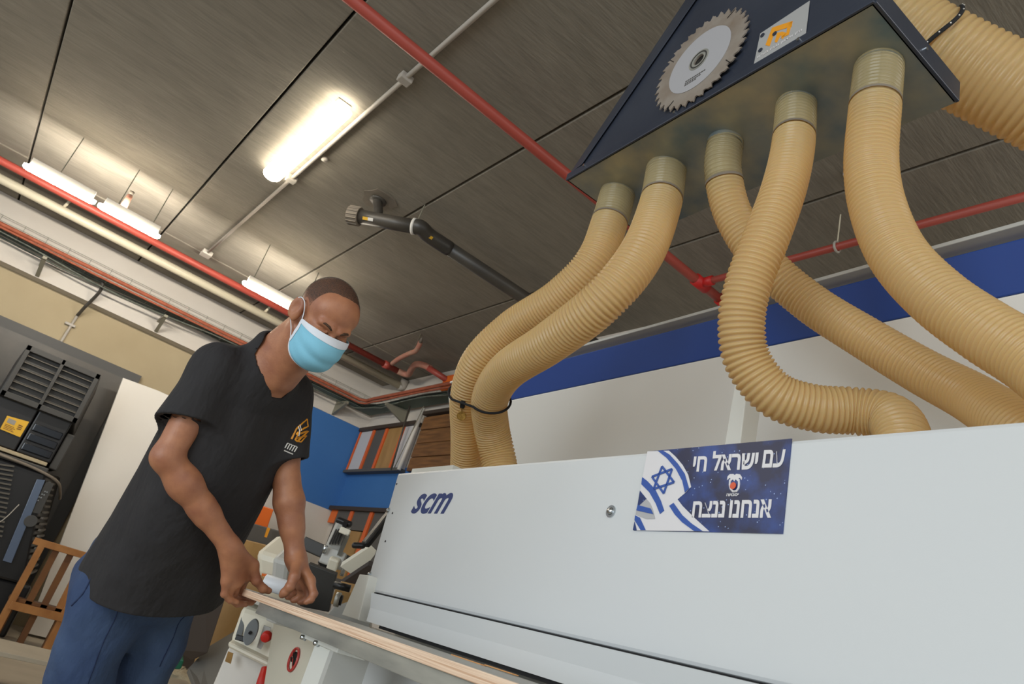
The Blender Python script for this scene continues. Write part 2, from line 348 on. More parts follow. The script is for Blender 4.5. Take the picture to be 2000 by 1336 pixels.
# thin conduit across the slabs, with saddle boxes
cr = empty('ceiling_conduit', (.878, 2.5, CH-.02), 'thin pale grey conduit running across the concrete slabs next to the batten light', 'conduit')
MB().tube([(.878, -3, CH-.018), (.878, 7.12, CH-.018)], .014, 12).build('tube', grey_pipe, cr, smooth=True)
for y, k in ((3.22, 1), (4.9, 1), (7.1, 2)):
    MB().box((.85-.01*k, y-.03*k, CH-.045), (.906+.01*k, y+.03*k, CH)).build('junction_box', grey_pipe, cr, bevel=.006)
# main red sprinkler pipe
RZ = 3.455
rp = empty('sprinkler_pipe', (1.2, 2.775, RZ), 'straight bright red pipe crossing the ceiling diagonally to the dark blue dust hood', 'pipe')
MB().tube([(-4.4, 2.775, RZ), (3.02, 2.775, RZ), (3.30, 2.775, RZ)], .031, 20).build('pipe_run', red_pipe, rp, smooth=True)
MB().tube([(2.98, 2.775, RZ), (3.10, 2.775, RZ)], .041, 20).build('tee_collar', red_fresh, rp, smooth=True)
MB().tube([(3.24, 2.775, RZ), (3.34, 2.775, RZ)], .041, 20).build('end_collar', red_fresh, rp, smooth=True)
MB().tube([(3.04, 2.78, RZ), (3.04, 2.66, RZ), (3.04, .9, RZ)], .022, 16).build('branch_pipe', red_pipe, rp, smooth=True)
MB().tube([(3.04, 2.76, RZ), (3.04, 2.68, RZ)], .032, 16).build('branch_collar', red_fresh, rp, smooth=True)
MB().tube([(3.30, 2.78, RZ), (3.30, 2.62, RZ), (3.30, 2.6, RZ+.1)], .03, 16).build('drop_elbow', red_fresh, rp, smooth=True)
MB().tube([(3.30, 2.775, RZ-.02), (3.30, 2.775, RZ-.09)], .014, 12).build('drain_plug', red_fresh, rp, smooth=True)
for x in (-.6, 1.9):
    MB().tube([(x, 2.775, RZ+.03), (x, 2.775, CH)], .004, 8).build('hanger_rod', bracket_m, rp)
# clevis on the branch
hc = empty('pipe_clamp', (3.04, 1.86, RZ), 'pale pipe clamp on a thin rod holding the red branch pipe', 'clamp')
MB().tube([(3.04+.03*math.cos(a), 1.86, RZ+.03*math.sin(a)) for a in np.linspace(0, 2*math.pi, 17)[:-1]], .007, 8, close=True).build('ring', grey_pipe, hc, smooth=True)
MB().tube([(3.04, 1.86, RZ+.03), (3.04, 1.86, CH)], .004, 8).build('hanger_rod', cream_pipe, hc)
# small ceiling bits
t = MB().box((2.72, 1.62, CH-.03), (2.78, 1.68, CH)).build('ceiling_clip', grey_pipe, bevel=.005, **tagd('small pale clip stuck on the concrete slab right of the twin hoses', 'clip'))
MB().tube([(.93, 4.42, CH), (.93, 4.42, CH-.025)], .022, 16).build('sensor_disc', grey_pipe, smooth=True, **tagd('tiny round pale sensor on the slab below the batten light', 'sensor'))
# left red pipe
LZ = 3.57; LY = 7.27
lp = empty('sprinkler_pipe', (1.0, LY, LZ), 'red pipe with a swan neck along the left wall above the man', 'pipe')
MB().tube([(-4, LY, LZ), (3.34, LY, LZ)], .035, 16).build('pipe_run', red_pipe, lp, smooth=True)
MB().tube(spline([(3.30, LY, LZ), (3.3662,7.2379,3.565), (3.3962,7.1802,3.565), (3.3496,7.0604,3.585), (3.2989,6.8874,3.6), (3.3269,6.7699,3.59), (3.386,6.6691,3.56)], 8), .036, 16).build('swan_neck', pink_pipe, lp, smooth=True)
MB().tube([(3.3551,6.6865,3.56), (3.6404,6.5047,3.46)], .034, 16).build('outlet_pipe', red_pipe, lp, smooth=True)
for x in (3.14,): MB().tube([(x-.04, LY, LZ), (x+.04, LY, LZ)], .046, 16).build('collar', red_pipe, lp, smooth=True)
MB().tube(spline([(3.1253,7.1075,3.56), (3.073,6.8572,3.56), (3.0257,6.5522,3.55), (3.0189,6.4245,3.55), (2.9912,6.3274,3.58), (2.9708,6.2837,3.61)], 8), .026, 14).build('sprinkler_branch', pink_pipe, lp, smooth=True)
MB().tube([(2.9728,6.2836,3.605), (2.9509,6.2409,3.64)], [.02, .008], 12).build('sprinkler_head', pvc_dust, lp, smooth=True)
MB().tube([(3.0465,6.549,3.56), (2.9251,6.2431,3.675)], .004, 8).build('hanger_rod', bracket_m, lp)
for x, y in ((-.42, 6.19), (.02, 6.19), (.3, 6.19), (1.2, 6.19), (1.7, 6.19)):
    MB().tube([(x, y, 3.31), (x, y, CH)], .004, 8).build('hanger_rod', bracket_m, lp)
MB().tube([(0.06, 6.4, 3.38), (0.06, 6.4, 3.52)], [.03, .022], 14).build('sprinkler_drop', pink_pipe, lp, smooth=True)
MB().tube([(0.06, 6.4, 3.51), (0.06, 6.4, 3.56)], [.014, .02], 14).build('sprinkler_head', pvc_dust, lp, smooth=True)
MB().box((3.54, 6.42, 3.36), (3.66, 6.62, 3.54)).build('alarm_box', orange_b, bevel=.02, **tagd('small orange box high on the back wall beside the lid corner', 'box'))
# cream pipe
cp = empty('service_pipe', (1.0, 7.70, 3.57), 'cream painted pipe gleaming along the left wall below the red one', 'pipe')
MB().tube([(-4, 7.70, 3.57), (3.62, 7.70, 3.57)], .044, 20).build('pipe_run', cream_pipe, cp, smooth=True)
MB().tube([(3.57, 7.70, 3.56), (3.62, 7.70, 3.57), (3.61, 7.66, 3.66)], .05, 16).build('end_elbow', grey_pipe, cp, smooth=True)
for x in (-.35, 1.75): MB().tube([(x, 7.68, 3.60), (x+.02, 7.64, CH)], .014, 10).build('hanger_strap', cream_pipe, cp, smooth=True)
# black drain pipe
dp = empty('drain_pipe', (1.5, 4.3, 3.5), 'black plastic drain pipe with a ribbed cap bent across the concrete ceiling', 'pipe')
DZ = 3.47
P0, P1, P2 = Vector((1.3013,4.5328,3.47)), Vector((1.6362,4.1835,3.47)), Vector((2.75, 4.17, DZ))
dd = (P1-P0).normalized()
MB().tube([P0+dd*.05, P0+dd*.3, P1], .052, 24).build('straight_run', pvc_black, dp, smooth=True)
MB().tube(spline([P1-dd*.02, P1+dd*.04, P1+(P2-P1).normalized()*.12, P1+(P2-P1).normalized()*.3], 6), .055, 24).build('elbow', pvc_black, dp, smooth=True)
MB().tube([P1+(P2-P1).normalized()*.2, P2, P2+Vector((.9, 0, 0))], .052, 24).build('long_run', pvc_black, dp, smooth=True)
cap = MB().tube([P0-dd*.03, P0+dd*.055], .066, 24).build('threaded_cap', pvc_dust, dp, smooth=False)
side = dd.cross(Vector((0, 0, 1))).normalized()
rb = MB()
for k in range(16):
    a = 2*math.pi*k/16; o_ = side*math.cos(a)*.067+Vector((0, 0, math.sin(a)*.067))
    rb.bar(P0+o_-dd*.028, P0+o_+dd*.05, .008, .008)
rb.build('cap_ribs', pvc_dust, cap)
MB().tube([P1-dd*.02, P1+dd*.0], .060, 24).build('white_ring', logo_w, dp, smooth=True)
q = P0+dd*.19
MB().tube(spline([q, q+Vector((-.01, .03, .08)), Vector((q.x-.02, q.y+.09, CH-.03)), Vector((q.x-.02, q.y+.1, CH))], 6), .034, 18).build('inlet_bend', pvc_black, dp, smooth=True)
MB().tube([(q.x-.02, q.y+.1, CH-.02), (q.x-.02, q.y+.1, CH+.002)], .062, 20).build('ceiling_flange', pvc_black, dp, smooth=True)
MB().tube([P1+Vector((0, .01, .05)), P1+Vector((.01, .02, .21))], .005, 8).build('hanger_rod', bracket_m, dp)
for pt, c_ in ((P0+dd*.16, logo_w), (P0+dd*.12, yellow_lb), (P1+(P2-P1).normalized()*.06, logo_w), (P1+(P2-P1).normalized()*.11, yellow_lb)):
    ax = dd if (pt-P0).length < .3 else (P2-P1).normalized(); out = Vector((-.3, -.75, -.55)).normalized(); out = (out-ax*out.dot(ax)).normalized(); rr = .0535 if ax == dd else .056
    MB().bar(pt+out*rr-ax*.02, pt+out*rr+ax*.02, .002, .022, up=tuple(out.cross(ax))).build('pipe_label', c_, dp)
patch = MB(); rnd = [(.10+.05*random.random()) for _ in range(14)]
patch.slab([(q.x-.02+rnd[k]*math.cos(2*math.pi*k/14), q.y+.1+1.3*rnd[k]*math.sin(2*math.pi*k/14), CH-.004) for k in range(14)], (0, 0, .006))
patch.build('mortar_patch', pvc_dust, dp)
# ================= cable tray =================
ct = empty('cable_tray', (1.0, 8.18, 3.2), 'wire basket tray with orange and dark cables along the walls under the ceiling', 'cable tray')
def run(name, m, r, off, z, wob=0., x0=-4.5):
    pts = [(x, off-wob*math.sin(x*3.1+z*40), z+wob*math.sin(x*2.3+off*9)) for x in np.linspace(x0, 3.3, 26)]
    b_ = 8.34-off
    pts += [(3.48-b_*.4, off-.08, z), (3.66-b_, off-.3, z)] + [(3.66-b_, y, z+wob*math.sin(y*3)) for y in np.linspace(7.6, 3.5, 10)]
    MB().tube(pts, r, 8).build(name, m, ct, smooth=True)
run('orange_conduit', cable_or, .020, 8.02, 3.285); run('orange_conduit', cable_or, .014, 8.055, 3.30, .004); run('orange_conduit', cable_or, .012, 8.03, 3.25, .006)
for k in range(7): run('cable', cable_dk, .009+.004*random.random(), 8.12+.02*k, 3.262+.008*(k % 3), .012)
run('cable', cable_dk, .008, 8.10, 3.21, .03); run('cable', cable_dk, .01, 8.25, 3.235, .02)
MB().box((2.0, 8.10, 3.225), (3.60, 8.28, 3.232)).build('tray_base', tray_m, ct); MB().box((3.42, 3.5, 3.225), (3.60, 8.1, 3.232)).build('tray_base', tray_m, ct)
wires = MB()
for z in (3.33, 3.385, 3.44): wires.tube([(-4.5, 8.26, z), (3.58, 8.26, z)], .0025, 5); wires.tube([(3.58, 8.26, z), (3.58, 3.5, z)], .0025, 5)
for x in np.arange(-1.6, 3.6, .21): wires.tube([(x, 8.26, 3.25), (x, 8.26, 3.445)], .0025, 5); wires.tube([(x, 8.05, 3.25), (x, 8.26, 3.25)], .0025, 5)
for y in np.arange(4, 8.2, .21): wires.tube([(3.58, y, 3.25), (3.58, y, 3.445)], .0025, 5)
wires.build('wire_mesh', wire_m, ct)
for x in (-.27, .93):
    MB().box((x-.02, 8.02, 3.16), (x+.02, 8.34, 3.19)).build('bracket', bracket_m, ct, bevel=.004)
    MB().bar((x, 8.05, 3.17), (x+.02, 8.33, 3.06), .035, .02).build('brace', bracket_m, ct)
for x in (2.55, 3.15):
    MB().slab([(x, 8.34, 3.23), (x, 8.02, 3.20), (x, 8.02, 3.17), (x, 8.34, 3.05)], (.03, 0, 0)).build('bracket', bracket_m, ct)
for y in (7.35,):
    MB().slab([(3.66, y, 3.23), (3.34, y, 3.20), (3.34, y, 3.17), (3.66, y, 3.05)], (0, .03, 0)).build('bracket', bracket_m, ct)
MB().tube([(.55, 8.335, 3.31), (.55, 8.30, 3.31)], .02, 12).build('white_plug', logo_w, ct, smooth=True)
# conduit drop with clips on the beige wall
wd = empty('wall_conduit', (.2, 8.48, 2.6), 'dark cable leaving the tray and dropping down the beige wall behind the louvred cooler', 'conduit')
MB().tube(spline([(.27, 8.16, 3.25), (.29, 8.2, 3.16), (.27, 8.30, 3.06), (.25, 8.36, 2.98), (.235, 8.47, 2.9)], 8), .017, 10).build('cable', pvc_black, wd, smooth=True)
MB().tube([(.235, 8.475, 2.93), (.215, 8.475, 1.8)], .013, 10).build('tube', grey_pipe, wd, smooth=True)
for z in (2.78, 2.45): MB().box((.17, 8.46, z-.012), (.27, 8.5, z+.012)).build('clip', grey_pipe, wd, bevel=.003)
wd2 = empty('wall_conduit', (3.62, 7.1, 2.9), 'white and black conduits dropping down the back wall in front of the sample boards', 'conduit')
MB().tube([(3.6, 6.93, 3.2), (3.56, 6.93, 2.46)], .022, 12).build('white_tube', white_pn, wd2, smooth=True)
MB().tube([(3.5, 7.08, 3.2), (3.56, 7.1, 2.46)], .011, 8).build('black_cable', pvc_black, wd2, smooth=True)
MB().tube([(3.55, 6.85, 3.2), (3.57, 7.07, 2.46)], .005, 8).build('thin_cable', bracket_m, wd2, smooth=True)
# ================= sample boards on the back wall =================
def rack(name, z0, z1, cols, label, y0, y1):
    r = empty(name, (3.6, (y0+y1)/2, z0), label, 'display rack')
    MB().box((3.56, y1, z1), (3.66, y0, z1+.045)).build('top_rail', ochre_dk, r, bevel=.004)
    MB().box((3.56, y1, z0-.035), (3.66, y0, z0)).build('bottom_rail', grey_board, r, bevel=.004)
    for a, b, m, zz0, zz1, nm in cols:
        MB().box((3.6 if nm != 'edge_strip' else 3.585, b, zz0), (3.65, a, zz1)).build(nm, m, r, bevel=.003)
    return r
A0, A1 = 2.49, 3.0
rack('sample_board_rack', A0, A1, [(8.33, 8.31, orange_e, A0, A1, 'edge_strip'), (8.30, 7.99, white_board, A0, A1, 'sample_board'), (7.98, 7.93, orange_e, A0, A1, 'edge_strip'), (7.92, 7.66, grey_board, A0, A1, 'sample_board'), (7.65, 7.60, orange_e, A0, A1, 'edge_strip'), (7.59, 7.25, wood_lt, A0, A1, 'sample_board'), (7.24, 7.21, orange_e, A0, A1, 'edge_strip'), (7.20, 6.97, white_board, A0, A1, 'sample_board')], 'upper rack of white, grey and oak sample boards with orange edges in the far corner', 8.33, 6.95)
pp = empty('plank_panel', (3.6, 6, 2.46), 'panel of reclaimed brown planks on the back wall beside the lid', 'panel')
for k in range(4):
    MB().box((3.60-.004*(k % 2), 5.0, 2.46+k*.158), (3.65, 6.84, 2.613+k*.158)).build('plank', wood_old, pp, bevel=.006)
MB().box((3.56, 6.3, 3.10), (3.66, 6.84, 3.14)).build('top_rail', ochre_dk, pp)
B0, B1 = 1.25, 1.99
rack('sample_board_rack', B0, B1, [(8.31, 8.14, orange_b, 1.84, B1, 'sample_board'), (8.12, 7.78, grey_board, B0, B1, 'sample_board'), (7.77, 7.70, orange_e, B0, B1, 'edge_strip'), (7.69, 7.30, grey_board, 1.78, B1, 'sample_board'), (7.69, 7.36, wood_lt, B0, 1.77, 'sample_board'), (7.29, 7.22, orange_e, B0, B1, 'edge_strip'), (7.2, 6.8, grey_board, B0, B1, 'sample_board'), (6.79, 6.72, orange_e, B0, B1, 'edge_strip'), (6.7, 6.3, wood_lt, B0, B1, 'sample_board')], 'lower rack of grey and oak sample boards with orange edges under the light blue wall', 8.33, 6.2)
# ================= left side: coolers, white panel, slatted chair =================
ec = empty('evaporative_cooler', (.32, 7.8, 1.3), 'dark louvred air outlet box with a yellow warning label, high by the beige wall', 'air cooler')
def LV(u, v, y=7.6): return Vector((-.005+u*.633+(1-v)*.012, y+(0 if y != 7.6 else 0), 1.79+v*.485))
fr = MB()
def fbox(u0, u1, v0, v1, y0=7.58, y1=7.64): return [LV(u, v, y) for y in (y0, y1) for u, v in ((u0, v0), (u1, v0), (u1, v1), (u0, v1))]
for a in ((0, .06, 0, 1), (.94, 1, 0, 1), (0, 1, 0, .10), (0, 1, .90, 1), (.47, .515, 0, 1)): fr.add(fbox(*a), [(0, 3, 2, 1), (4, 5, 6, 7), (0, 1, 5, 4), (1, 2, 6, 5), (2, 3, 7, 6), (3, 0, 4, 7)])
fr.build('grille_frame', dark_pl, ec, bevel=.003)
MB().box((.0, 7.74, 1.8), (.63, 7.76, 2.26)).build('grille_back', black_pl, ec)
for c0, c1 in ((.06, .47), (.515, .94)):
    for k in range(6):
        v = .17+k*.128
        a, b = LV(c0, v, 7.60), LV(c1, v, 7.60); t_ = Vector((0, .035, .010))
        MB().hexa([a, b, b+t_, a+t_, a+Vector((0, 0, .007)), b+Vector((0, 0, .007)), b+t_+Vector((0, 0, .007)), a+t_+Vector((0, 0, .007))]).build('slat', slat_m, ec)
MB().hexa([(-.005, 7.64, 1.79), (.645, 7.64, 1.79), (.72, 8.05, 1.70), (-.02, 8.05, 1.70), (-.005, 7.64, 2.27), (.64, 7.64, 2.27), (.70, 8.05, 2.18), (-.02, 8.05, 2.18)]).build('duct_hood', dark_pl, ec, bevel=.01)
MB().box((-.35, 7.66, 1.40), (.33, 8.2, 1.80)).build('duct_body', black_pl, ec, bevel=.012)
MB().box((.34, 7.66, 1.40), (.62, 8.2, 1.80)).build('duct_body', black_pl, ec, bevel=.012)
MB().box((.63, 7.70, 1.36), (.70, 8.2, 1.70)).build('side_panel', dark_pl, ec, bevel=.01)
for k in range(3): MB().box((.36, 7.645, 1.43+k*.09), (.60, 7.665, 1.50+k*.09)).build('gloss_rib', black_gl, ec, bevel=.009)
lbq = [Vector((0.1413,7.65,1.654)), Vector((0.1467,7.65,1.5305)), Vector((0.3109,7.65,1.5226)), Vector((0.3124,7.65,1.6697))]
lb = MB().slab(lbq, (0, -.005, 0)).build('warning_label', yellow_lb, ec)
c_ = sum(lbq, Vector())/4
def lq(u, v): return lbq[1]+(lbq[2]-lbq[1])*u+(lbq[0]-lbq[1])*v+Vector((0, -.0055, 0))
MB().slab([lq(.12, .58), lq(.5, .58), lq(.5, .9), lq(.12, .9)], (0, -.002, 0)).build('label_print', grey_lb, lb)
for k in range(4): MB().slab([lq(.1, .12+k*.1), lq(.62-.08*(k % 2), .12+k*.1), lq(.62-.08*(k % 2), .16+k*.1), lq(.1, .16+k*.1)], (0, -.001, 0)).build('label_print', wood_d, lb)
for k in range(3): MB().slab([lq(.66, .4+k*.14), lq(.9, .46+k*.12), lq(.86, .52+k*.12), lq(.68, .48+k*.14)], (0, -.001, 0)).build('label_print', wood_d, lb)
MB().box((-.4, 7.60, 1.365), (.60, 8.1, 1.395)).build('cooler_shelf', beige_wall, bevel=.004, **tagd('beige shelf board between the louvred cooler and the black ribbed unit', 'shelf'))
cu = empty('cooler_cabinet', (.4, 7.6, 0), 'black ribbed cooler cabinet with a glossy control strip below the louvred outlet', 'air cooler')
MB().hexa([(-.5, 7.45, .42), (.88, 7.45, .42), (.98, 8.1, .42), (-.5, 8.1, .42), (-.5, 7.45, 1.30), (.62, 7.45, 1.30), (.80, 8.1, 1.34), (-.5, 8.1, 1.34)]).build('body', black_pl, cu, bevel=.02)
MB().box((-.5, 7.5, .0), (.95, 8.15, .42)).build('base', black_pl, cu, bevel=.02)
for k in range(16):
    z = .70+k*.036
    MB().bar((-.05, 7.425, z+.02), (.22, 7.425, z), .03, .014).build('rib', slat_m, cu)
    MB().bar((.22, 7.425, z), (.46-.012*(k-8), 7.425, z+.03), .03, .014).build('rib', slat_m, cu)
MB().slab([(0.6332,7.43,1.2458), (0.5737,7.43,1.2326), (0.6479,7.43,0.5558), (0.7145,7.43,0.5547)], (0, -.012, 0)).build('gloss_strip', mat('gloss_strip', '#59667c', .15), cu, bevel=.003)
MB().slab([(0.7076,7.44,1.2411), (0.6469,7.44,1.2371), (0.6565,7.44,0.9717), (0.7267,7.44,0.978)], (0, -.008, 0)).build('control_panel', dark_pl, cu)
for k in range(4):
    for j in range(2): MB().tube([Vector((0.6759,7.43,1.1602))+Vector((.016*j-.01*k, 0, -.028*k)), Vector((0.6759,7.43,1.1602))+Vector((.016*j-.01*k, -.006, -.028*k))], .006, 10).build('button', grey_dial, cu)
MB().tube([Vector((0.6899,7.43,0.9032)), Vector((0.6881,7.41,0.9034))], .05, 24).build('round_knob', dark_pl, cu, bevel=.004)
for k in range(17):
    x = .66+(16-k)*.014; z = .52+k*.048
    MB().bar((x-.0, 7.47, z), (x+.07, 7.80, z+.012), .02, .018).build('side_rib', slat_m, cu)
MB().tube(spline([(-.3, 7.43, 1.36), (.1, 7.42, 1.33), (.5, 7.43, 1.31), (.72, 7.46, 1.27), (.80, 7.6, 1.20), (.84, 7.75, 1.15)], 8), .012, 8).build('power_cord', pvc_dust, cu, smooth=True)
MB().box((-.35, 7.44, 1.30), (.62, 7.5, 1.345)).build('top_handle', dark_pl, cu, bevel=.01)
MB().tube(spline([(.55, 7.42, 1.0), (.50, 7.41, .85), (.40, 7.41, .7), (.3, 7.41, .45)], 8), .004, 8).build('drain_tube', grey_pipe, cu, smooth=True)
# tall white panel leaning behind the chair
MB().slab([(.862, 8.12, 2.43), (1.22, 8.12, 2.45), (2.0, 8.12, 2.43), (2.0, 7.95, .02), (1.14, 7.95, .02)], (0, .03, 0)).build('tall_panel', white_pn, bevel=.003, **tagd('tall white laminate sheet leaning on the beige wall behind the wooden chair', 'panel'))
# slatted chair
chr_ = empty('slatted_chair', (.9, 7.45, 0), 'pine chair with a slatted back standing before the white sheet', 'chair')
CT0, CT1 = Vector((0.8187,7.3,0.7982)), Vector((1.2704,7.3,0.7948))
ux = Vector((1, 0, 0)); w_ = (CT1-CT0).x
zt = CT0.z
x0 = CT0.x+.0
MB().box((x0-.05, 7.27, zt-.055), (x0+w_, 7.31, zt)).build('top_rail', wood_m, chr_, bevel=.004)
for k, (dx, m_) in enumerate(((.02, wood_m), (w_-.03, wood_m))):
    MB().hexa([(x0+dx-.028, 7.27, 0), (x0+dx+.028, 7.27, 0), (x0+dx+.028, 7.31, 0), (x0+dx-.028, 7.31, 0), (x0+dx-.025, 7.27, zt-.05), (x0+dx+.025, 7.27, zt-.05), (x0+dx+.025, 7.31, zt-.05), (x0+dx-.025, 7.31, zt-.05)]).build('leg', m_, chr_, bevel=.003)
for k in range(3):
    xx = x0+.14+k*.115
    MB().box((xx-.026, 7.30, .27), (xx+.026, 7.318, zt-.04)).build('slat', wood_d if k < 2 else wood_m, chr_, bevel=.002)
MB().box((x0+.02, 7.26, .24), (x0+w_, 7.30, .30)).build('bottom_rail', wood_m, chr_, bevel=.003)
for k in range(3): MB().box((x0+.02+k*.19, 7.38, 0), (x0+.07+k*.19, 7.42, .32)).build('leg', wood_d, chr_, bevel=.003)
MB().box((x0+.0, 7.3, .30), (x0+w_, 7.43, .33)).build('seat', wood_d, chr_, bevel=.003)
# beige sheet on trestles in front of the chair
bs = empty('work_table', (.9, 6.3, 0), 'low table with a big plain beige top at the lower left corner', 'table')
MB().box((-.2, 5.2, .20), (1.9, 5.69, .225)).build('table_top', floor_m, bs, bevel=.003)
for x in (0., 1.7):
    for y in (5.3, 5.6): MB().box((x-.03, y-.03, 0), (x+.03, y+.03, .2)).build('leg', wood_m, bs)
# ================= edge machine =================
em = empty('edge_banding_machine', ML(1.0, 1.3, 0), 'long white edge banding machine with a raised lid banded in blue', 'machine')
def mp(pts, d, th, m, name, parent=em, bevel=0., **k):   # flat plate in the machine plane from (s,z) outline
    return MB().slab([ML(s, d, z) for s, z in pts], MNv*th).build(name, m, parent, bevel=bevel, **k)
# main front cover
cov = mp([(-1.4, 1.033), (2.225, 1.033), (2.285, 1.425), (-1.4, 1.425)], 1.0, .05, powder, 'front_cover', bevel=.008)
MB().box((2.10, 1.10, 1.38), (2.40, 1.18, 1.484), ML).build('top_deck', powder_in, em)
MB().box((-1.4, 1.03, .02), (2.0, 1.9, 1.03), ML).build('body', powder_in, em, bevel=.01)
MB().box((2.0, 1.03, .98), (2.2, 1.9, 1.40), ML).build('end_panel', dark_pl, em, bevel=.01)
# lower cover with fold, dark shadow gap
lower = mp([(-1.4, .949), (2.03, .949), (2.035, .986), (-1.4, .986)], .95, .02, powder, 'lower_cover')
MB().add([ML(-1.4, .95, .986), ML(2.035, .95, .986), ML(2.04, .940, 1.0258), ML(-1.4, .940, 1.0258), ML(-1.4, .96, .986), ML(2.035, .96, .986), ML(2.04, .97, 1.0258), ML(-1.4, .97, 1.0258)],
         [(0, 1, 2, 3), (7, 6, 5, 4), (0, 4, 5, 1), (3, 2, 6, 7), (1, 5, 6, 2), (0, 3, 7, 4)]).build('upper_fold', powder, lower)
MB().box((-1.4, .955, .941), (1.95, .97, .949), ML).build('gap_shade_lip', black_rb, em)  # black lip painted for the shade in the gap over the board
# black strip stands in for shade in the gap under the front cover
MB().box((-1.4, 1.0, 1.0), (2.2, 1.03, 1.0335), ML).build('gap_shade_strip', black_rb, em)
# white bent bracket at the left end
MB().slab([ML(2.235, .97, 1.073), ML(2.165, .97, 1.076), ML(2.13, .97, .945), ML(2.26, .97, .945)], MNv*.004).build('end_bracket', powder_in, em, bevel=.002)
MB().slab([ML(2.165, .97, 1.076), ML(2.165, 1.01, 1.076), ML(2.13, 1.01, .945), ML(2.13, .97, .945)], MDv*(-.004)).build('end_bracket', powder_in, em, bevel=.001)
# cover screws and holes
def screw(s, z, d=1.0, r=.009, w=None):
    e_ = MB().tube([ML(s, d, z), ML(s, d-.003, z)], w or r*1.5, 20).build('washer', bright_steel, cov, smooth=False)
    MB().tube([ML(s, d-.002, z), ML(s, d-.008, z)], [r, r*.6], 16).build('screw_head', bright_steel, e_, smooth=True)
screw(*(1.160, 1.295)); screw(2.252, 1.292, r=.006); screw(2.224, 1.082, r=.006)
for s, z in ((2.215, 1.283), (2.195, 1.19), (2.262, 1.385)): MB().tube([ML(s, 1.0, z), ML(s, .9985, z)], .0035, 12).build('rivet_hole', black_pl, cov)
# brand lettering
text('scm', ML(2.087, .9995, 1.283), MDv*(-.226), Vector((0, 0, .064))+MDv*(-.012), navy_ink, cov, bold=.022, shear=.28)
# infeed table: plywood board on a steel fence
st = empty('feed_table', ML(1.6, .7, 0), 'narrow brushed steel support rail on white brackets in front of the machine', 'rail')
MB().box((-1.2, .598, .892), (1.905, .612, .9185), ML).build('steel_fence', steel, st, bevel=.001)
MB().box((-1.2, .612, .898), (1.90, .855, .9155), ML).build('table_bed', steel, st)
MB().box((1.92, .66, .880), (2.0, .80, .915), ML).build('end_block', lgrey_m, st, bevel=.004)
br = MB().box((1.44, .635, .880), (1.66, .70, .893), ML).build('rail_bracket', powder_in, st, bevel=.002)
MB().box((1.482, .640, .0), (1.575, .70, .880), ML).build('support_leg', powder_in, st, bevel=.004)
MB().box((1.462, .638, .0), (1.4815, .72, .880), ML).build('leg_edge', lgrey_m, st)
for s in (1.552, 1.634):
    MB().tube([ML(s, .64, .8815), ML(s, .628, .8815)], [.0065, .0045], 16).build('bolt', bright_steel, br, smooth=True)
lowp = MB().box((-1.3, .86, .03), (1.92, .90, .895), ML).build('lower_panel', powder, em, bevel=.006)
bd = MB().box((-.9, .59, .9187), (2.05, .98, .9363), ML)
bd.f = bd.f; 
bo = bd.build('plywood_board', [ply_edge, ply_top], bevel=.0012, **tagd('long plywood board held by the man and fed into the machine, pale edge towards us', 'board'))
bo.data.polygons[1].material_index = 1; bo.data.polygons[0].material_index = 1
for k, (s, l, dz) in enumerate(((1.42, .12, 0), (1.30, .10, 0.0015))):
    MB().bar(ML(s, .885+.008*k, .9375+dz), ML(s-l, .885+.008*k, .9375+dz), .014, .002).build('wood_chip', chip_m, **tagd(['longer orange wood strip lying on the board at the machine gap', 'shorter orange wood strip lying right of the longer one on the board'][k], 'wood chip'))
# cream guard sheet with warning sign under the rail
gs = MB().slab([ML(2.35, .80, .880), ML(1.78, .80, .890), ML(1.78, .80, .2), ML(1.95, .80, .2), ML(2.20, .80, .68)], MNv*.01).build('guard_sheet', cream_m, em, bevel=.002)
def psign():
    c = Vector((2.0638,0.796,0.8033)); c = ML(*c); r = .029
    MB().tube([c+MDv*r*math.cos(a)+Vector((0, 0, r*math.sin(a))) for a in np.linspace(0, 2*math.pi, 33)[:-1]], .0035, 6, close=True).build('sign_ring', red_ink, gs)
    MB().bar(c+(MDv*.7+Vector((0, 0, .7)))*r, c-(MDv*.7+Vector((0, 0, .7)))*r, .004, .005, up=tuple(MNv)).build('sign_bar', red_ink, gs)
    hand = MB()
    for k, (a, b) in enumerate((((-.018, -.014), (-.006, .004)), ((-.006, .004), (-.012, .018)), ((-.004, .003), (.0, .02)), ((.0, .002), (.011, .016)), ((.004, -.006), (.018, .002)))):
        hand.bar(c+MDv*a[0]+Vector((0, 0, a[1])), c+MDv*b[0]+Vector((0, 0, b[1])), .003, .006, up=tuple(MNv))
    hand.build('sign_hand', black_pl, gs)
psign()
# ================= lid =================
def LD(s, z): return ML(s, 1.608-.517*(z-2.185), z)
ln = (MNv+Vector((0, 0, .517))).normalized()
lid = MB().slab([LD(-1.0, 1.38), LD(3.4, 1.38), LD(3.4, 2.070), LD(-1.0, 2.070)], ln*.03).build('lid', powder_lid, em, bevel=.004)
def rc(s, z): return LD(s, z)
cor = [(3.4-.045*(1-math.cos(a)), 2.185-.045*(1-math.sin(a))) for a in np.linspace(0, math.pi/2, 6)]
MB().slab([LD(-1.0, 2.0705), LD(3.4, 2.0705)]+[LD(s, z) for s, z in cor]+[LD(-1.0, 2.185)], ln*.03).build('blue_band', navy, lid, bevel=.004)
MB().slab([LD(3.402, 1.38), LD(3.412, 1.38), LD(3.412, 2.150), LD(3.402, 2.150)], ln*.032).build('edge_trim', powder_in, lid, bevel=.002)
LT = [LD(-1.0, 2.187), LD(3.36, 2.187)]
MB().bar(LT[0]+ln*.05, LT[1]+ln*.05, .14, .012).build('top_flange', lgrey_m, lid, bevel=.002)
